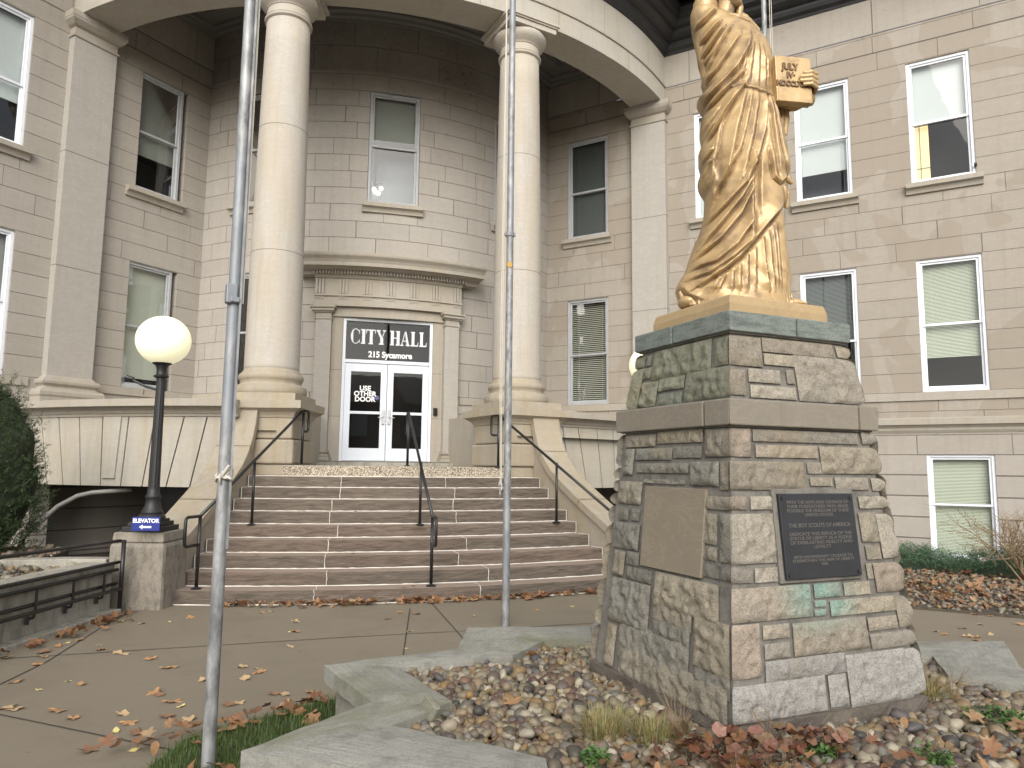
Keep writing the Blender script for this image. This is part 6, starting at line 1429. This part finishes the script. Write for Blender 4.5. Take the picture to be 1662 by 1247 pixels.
# ------------------------------------------------------------------ grass
def blades(name, X, Y, Z, hgt, wid, mat, lean=.35, bend=.5, kind='stuff', parent=None, out=None):
    n = len(X); az = rng.uniform(0, 6.28, n); ln = np.abs(rng.normal(0, lean, n)); H = rng.uniform(*hgt, n); W = rng.uniform(*wid, n)
    if out is not None: az = np.arctan2(Y-out[1], X-out[0])+rng.normal(0, .6, n); 
    dx, dy = np.cos(az), np.sin(az); px, py = -dy, dx; V = []
    for t, w in ((0, 1), (.5, .8), (1, 0.05)):
        off = H*(ln*t+bend*ln*t*t); zz_ = Z+H*t*(1-.35*ln*t)
        for s_ in (-1, 1): V.append(np.stack([X+dx*off+px*W*w*s_/2, Y+dy*off+py*W*w*s_/2, zz_], 1))
    V = np.stack(V, 1).reshape(-1, 3); b = (np.arange(n)*6)[:, None]; F = np.concatenate([b+np.array([[0, 1, 3, 2]]), b+np.array([[2, 3, 5, 4]])])
    return fast_mesh(name, V, F, mat, False, parent)
def rand_in(poly, n):
    xs = [p[0] for p in poly]; ys = [p[1] for p in poly]; X = rng.uniform(min(xs), max(xs), n*4); Y = rng.uniform(min(ys), max(ys), n*4); k = inpoly(X, Y, poly); return X[k][:n], Y[k][:n]
X, Y = rand_in(wob(turf_poly), 26000); tag(blades('lawn_grass', X, Y, np.full(len(X), .045), (.035, .075), (.003, .006), M['grass']), kind='stuff')
def tuft(x, y, n, r, label, h=(.07, .17), mat='drygrass'):
    o = thing('grass_tuft', label, 'grass tuft', (x, y, .38), 'grass tufts in the star planter'); a = rng.uniform(0, 6.28, n); rr = r*np.sqrt(rng.uniform(0, 1, n)); X, Y = x+rr*np.cos(a), y+rr*np.sin(a)
    m = blades('blades', X-x, Y-y, np.full(n, -.03), h, (.002, .0045), M[mat], .5, .7, out=(0, 0)); m.parent = o
tuft(.09, -17.22, 420, .10, 'yellow and green grass tuft beside the near left foot of the pedestal', (.08, .18)); tuft(.30, -17.32, 380, .09, 'grass tuft in front of the left face of the pedestal, right of its larger neighbour', (.07, .16))
tuft(2.08, -17.12, 300, .08, 'long pale grass tuft at the right corner of the pedestal', (.10, .22)); tuft(.20, -17.08, 220, .07, 'low dry grass tuft close to the pedestal left face', (.06, .13))
def weeds(x, y, r, n, label, name='weed', mat='greenleaf', s=(.010, .02), cat='plant', h=.05, group=None, z=.39):
    o = thing(name, label, cat, (x, y, z-.02), group); a = rng.uniform(0, 6.28, n); rr = r*np.sqrt(rng.uniform(0, 1, n)); P = np.stack([rr*np.cos(a), rr*np.sin(a), rng.uniform(0, h, n)], 1)
    v = np.array([(0, 0, 0), (.6, .5, .12), (1.3, .35, .05), (1.7, 0, -.05), (1.3, -.35, .05), (.6, -.5, .12)]); f = np.array([[0, 1, 2], [0, 2, 3], [0, 3, 4], [0, 4, 5]])
    sc = rng.uniform(*s, n); V, F = scatter(v, f, P, rotm(rng.normal(0, .5, n), rng.normal(0, .5, n), rng.uniform(0, 6.28, n)), np.stack([sc]*3, 1)); fast_mesh('foliage', V, F, M[mat], False, o)
weeds(2.14, -17.54, .16, 420, 'spreading green weed among the pebbles at the right edge of the planter'); weeds(.92, -17.72, .07, 150, 'small green weed in front of the pedestal plaque side'); weeds(-.08, -17.54, .06, 140, 'small dark green weed beside the near coping corner'); weeds(1.40, -17.86, .08, 150, 'green weed patch at the lower right among pebbles')
# red leaved plants: scalloped leaves on stalks
def heuchera(x, y, n, r, label):
    o = thing('red_leaved_plant', label, 'plant', (x, y, .38), 'red leaved plants in front of the pedestal')
    V, F, base = [], [], 0; st = MB()
    for i in range(n):
        a = lr.uniform(0, 6.28); rr = r*sqrt(lr.random()); h = lr.uniform(.02, .11); s_ = lr.uniform(.018, .042); k = 16
        P = np.array([rr*cos(a), rr*sin(a), h]); v = [(0, 0, 0)]
        for j in range(k):
            t = 2*pi*j/k; q = (.82+.18*abs(cos(t*2.5)))*(1-.35*(cos(t) < -.85)); v.append((q*cos(t), q*sin(t), .16*q*q+.12*sin(t*5+i)))
        v = np.array(v)*s_; R = rotm(np.array([lr.gauss(0, .5)]), np.array([lr.gauss(0, .5)]), np.array([lr.uniform(0, 6.28)]))[0]
        V.append(v@R.T+P); F.append(np.array([(0, 1+j, 1+(j+1) % k) for j in range(k)])+base); base += k+1
        if i % 3 == 0: st.tube([(rr*cos(a)*.3, rr*sin(a)*.3, -.03), tuple(P)], .0016, 5)
    fast_mesh('leaves', np.concatenate(V), np.concatenate(F), M['redleaf'], True, o)
    s2 = st.build('stalks', M['twig'], None); s2.parent = o
hp = [(.36, -17.60, 26, .09, 'dusky pink leaved plant at the left end of the red plants'), (.58, -17.62, 28, .09, 'bronze and red leaved plant just below the pedestal near corner'), (.66, -17.80, 30, .10, 'purple red plant at the bottom edge below the near corner'), (.86, -17.64, 24, .08, 'rust red plant left of the pink one'),
      (1.02, -17.70, 26, .085, 'pinkish red plant with large round leaves at the right end of the red plants'), (.44, -17.84, 28, .10, 'brown red plant at the very bottom of the bed'), (.20, -17.68, 16, .08, 'small sparse red plant beside the grass tufts')]
for h in hp: heuchera(*h)
def dry_stems(x, y, n, label):
    o = thing('dry_stems', label, 'plant', (x, y, .36)); m = MB()
    for i in range(n):
        a = lr.uniform(0, 6.28); L = lr.uniform(.10, .26); e = Vector((cos(a)*L*.45, sin(a)*L*.45, L)); p = [Vector((0, 0, 0)), e*.5+Vector((lr.gauss(0, .012), lr.gauss(0, .012), .02)), e+Vector((0, 0, -.02*lr.random()))]; m.tube(p, [.0018, .0014, .0008], 5)
        if lr.random() < .5: m.tube([p[1], p[1]+Vector((lr.gauss(0, .04), lr.gauss(0, .04), .05))], .0009, 4)
    m.build('stems', M['twig'], None).parent = o
dry_stems(.40, -17.38, 26, 'thin reddish dry stems against the left face of the pedestal'); dry_stems(.78, -17.56, 14, 'upright dry stalks in front of the near corner of the pedestal'); dry_stems(2.2, -17.2, 12, 'pale dry stalks arching over the gravel at the right of the pedestal')

# ------------------------------------------------------------------ evergreen bush at the left, juniper and bare shrub at the right
def needle_cloud(name, label, cat, c, mats, clumps, per, nl, nw, kindname='foliage', stem=True, droop=.2):
    o = thing(name, label, cat, c); Vs, Fs, base = [], [], 0
    P = []; D = []
    for (x, y, z, dx, dy, dz) in clumps:
        for k in range(per):
            t = rng.uniform(0, 1); P.append((x+dx*t+rng.normal(0, .012), y+dy*t+rng.normal(0, .012), z+dz*t+rng.normal(0, .012)))
            d = np.array([dx, dy, dz]); d = d/np.linalg.norm(d)+rng.normal(0, .55, 3); d[2] -= droop*.3; D.append(d/np.linalg.norm(d))
    P, D = np.array(P), np.array(D); n = len(P); L = rng.uniform(nl*.6, nl*1.3, n)[:, None]; W = nw
    u = np.cross(D, rng.normal(0, 1, (n, 3))); u /= np.linalg.norm(u, axis=1)[:, None]
    V = np.stack([P-u*W, P+u*W, P+D*L+u*W*.3, P+D*L-u*W*.3], 1).reshape(-1, 3); F = (np.arange(n)*4)[:, None]+np.array([[0, 1, 2, 3]])
    fast_mesh(kindname, V, F, mats, False, o); return o
def yew():
    c = (-5.52, -9.75, .45); cl = []
    for i in range(2300):
        zz_ = rng.uniform(0, 1)**.9; R = .70*(sin(pi*min(1, (zz_*.86+.14)))**.55)*(1-.25*zz_)+.04*rng.normal(); a = rng.uniform(0, 6.28); R *= rng.uniform(.75, 1.06) if rng.random() < .8 else rng.uniform(.2, .8); R *= 1+.14*sin(a*3+zz_*7)
        x, y, z = R*cos(a), R*sin(a), zz_*2.10; L = rng.uniform(.08, .2); up = rng.uniform(.2, 1.1) if rng.random() < .85 else 1.8; cl.append((x, y, z, cos(a)*L*.8, sin(a)*L*.8, L*up))
    o = needle_cloud('evergreen_bush', 'tall dark green evergreen bush at the left edge beside the balcony wall', 'bush', c, M['needle'], cl, 38, .035, .0035)
    V, F = ico(4); V = V*np.array([.60, .60, 1.02])+np.array([0, 0, 1.0]); V = V*(1+.06*np.sin(V[:, [2]]*9)*np.cos(V[:, [0]]*11)); fast_mesh('inner_branches', V, F, plain('bush_inner_shade_wood', (.02, .028, .012), .95), True, o)
    m = MB(); m.tube([(0, 0, -.1), (0, 0, .6)], .05, 8); m.build('trunk', M['twig'], None).parent = o
yew()
def juniper(x0, y0, x1, y1, n, label, w=.45, hgt=.36):
    cx, cy = (x0+x1)/2, (y0+y1)/2; cl = []
    for i in range(n):
        t = rng.uniform(-.5, .5); q = rng.uniform(-1, 1); x = (x1-x0)*t; y = (y1-y0)*t; dx, dy = -(y1-y0), (x1-x0); L0 = hypot(dx, dy); x += dx/L0*q*w; y += dy/L0*q*w
        z = hgt*(1-q*q*.6)*(1-abs(2*t)**6)*rng.uniform(.5, 1.0); a = rng.uniform(0, 6.28); L = rng.uniform(.10, .2); cl.append((x, y, z, cos(a)*L, sin(a)*L, L*rng.uniform(.25, .9)))
    o = needle_cloud('juniper_shrub', label, 'shrub', (cx, cy, .05), M['juniper'], cl, 20, .03, .0035)
    V, F = ico(3); ang = atan2(y1-y0, x1-x0); V = V*np.array([hypot(x1-x0, y1-y0)/2*.92, w*.85, hgt*.7]); V = np.stack([V[:, 0]*cos(ang)-V[:, 1]*sin(ang), V[:, 0]*sin(ang)+V[:, 1]*cos(ang), V[:, 2]], 1); fast_mesh('inner_branches', V, F, plain('juniper_inner_wood', (.02, .035, .018), .95), True, o)
juniper(7.55, -9.45, 8.95, -10.75, 900, 'low spreading green juniper under the basement window, left part partly behind the pedestal'); juniper(8.8, -10.75, 10.3, -12.2, 1000, 'low spreading green juniper right below the white basement window frame')
def bare_shrub():
    o = thing('bare_shrub', 'leafless twiggy shrub before the basement window at the right edge', 'shrub', (9.15, -11.75, .0)); m = MB(); lv = []
    def br(p, d, L, r, dep):
        q = p+d*L*.5+Vector((rng.normal(0, .02), rng.normal(0, .02), .0)); e = q+d*L*.5+Vector((rng.normal(0, .04), rng.normal(0, .04), .02)); m.tube([p, q, e], [r, r*.85, r*.6], 5, cap=False)
        if dep == 0:
            if rng.random() < .5: lv.append(e)
            return
        for k in range(3 if dep > 1 else 2):
            nd = (d+Vector(rng.normal(0, .42, 3))).normalized(); br(e if k else q, nd, L*rng.uniform(.55, .85), r*.62, dep-1)
    for k in range(9):
        a = rng.uniform(0, 6.28); br(Vector((rng.normal(0, .05), rng.normal(0, .05), 0)), Vector((cos(a)*.55, sin(a)*.55, .85)).normalized(), rng.uniform(.38, .54), .016, 4)
    m.build('branches', M['twig'], None).parent = o
    P = np.array([tuple(v) for v in lv]); n = len(P); v = np.array([(0, 0, 0), (.5, .4, .1), (1.2, 0, 0), (.5, -.4, .1)]); f = np.array([[0, 1, 2, 3]]); sc = rng.uniform(.010, .024, n)
    V, F = scatter(v, f, P, rotm(rng.normal(0, .8, n), rng.normal(0, .8, n), rng.uniform(0, 6.28, n)), np.stack([sc]*3, 1)); fast_mesh('leaves', V, F, plain('yellow_shrub_leaf', (.38, .28, .07), .6), False, o)
bare_shrub()

# ------------------------------------------------------------------ across the street, behind the camera: seen only as reflections in the glass
def bare_tree(x, y, h, label):
    o = thing('bare_street_tree', label, 'tree', (x, y, 0), 'bare trees across the street'); tr = MB(); br_ = MB(); r2 = random.Random(int(x*7+y))
    def br(p, d, L, r, dep, mb):
        q = p+d*L*.5+Vector((r2.gauss(0, .05), r2.gauss(0, .05), 0))*L*.4; e = q+d*L*.5; mb.tube([p, q, e], [r, r*.85, r*.65], 5, cap=False)
        if dep == 0: return
        for k in range(3): br(e if k < 2 else q, (d+Vector((r2.gauss(0, .45), r2.gauss(0, .45), r2.gauss(.12, .3)))).normalized(), L*r2.uniform(.62, .82), r*.58, dep-1, br_)
    br(Vector((0, 0, 0)), Vector((0, 0, 1)), h*.30, h*.022, 6, tr); tr.build('trunk', M['twig'], None).parent = o; br_.build('branches', M['twig'], None).parent = o
bare_tree(-19, -36, 13, 'tall bare tree across the street, left of the brick building'); bare_tree(-9.5, -41, 12, 'bare tree across the street before the brick building'); bare_tree(-27, -31, 12, 'bare tree farthest left across the street')
SBD = thing('street_building', 'low dark brick building with gabled roof across the street behind the camera', 'building', (2, -58, 0))
mb = MB(); mb.box((2, -58, 3.5), (34, 12, 7)); mb.build('wall', plain('dark_brick', (.12, .07, .05), .9), SBD)
mb = MB(); mb.add([(-16, -51.5, 7), (20, -51.5, 7), (20, -64.5, 7), (-16, -64.5, 7), (-16, -58, 10), (20, -58, 10)], [(0, 1, 5, 4), (2, 3, 4, 5), (0, 4, 3), (1, 2, 5)]); mb.build('roof', M['copper'], SBD)
for k in range(7):
    for z in (1.9, 5.1): MB().box((-12+k*4.6, -51.98, z), (1.3, .06, 1.9)).build('window', M['white'], SBD)
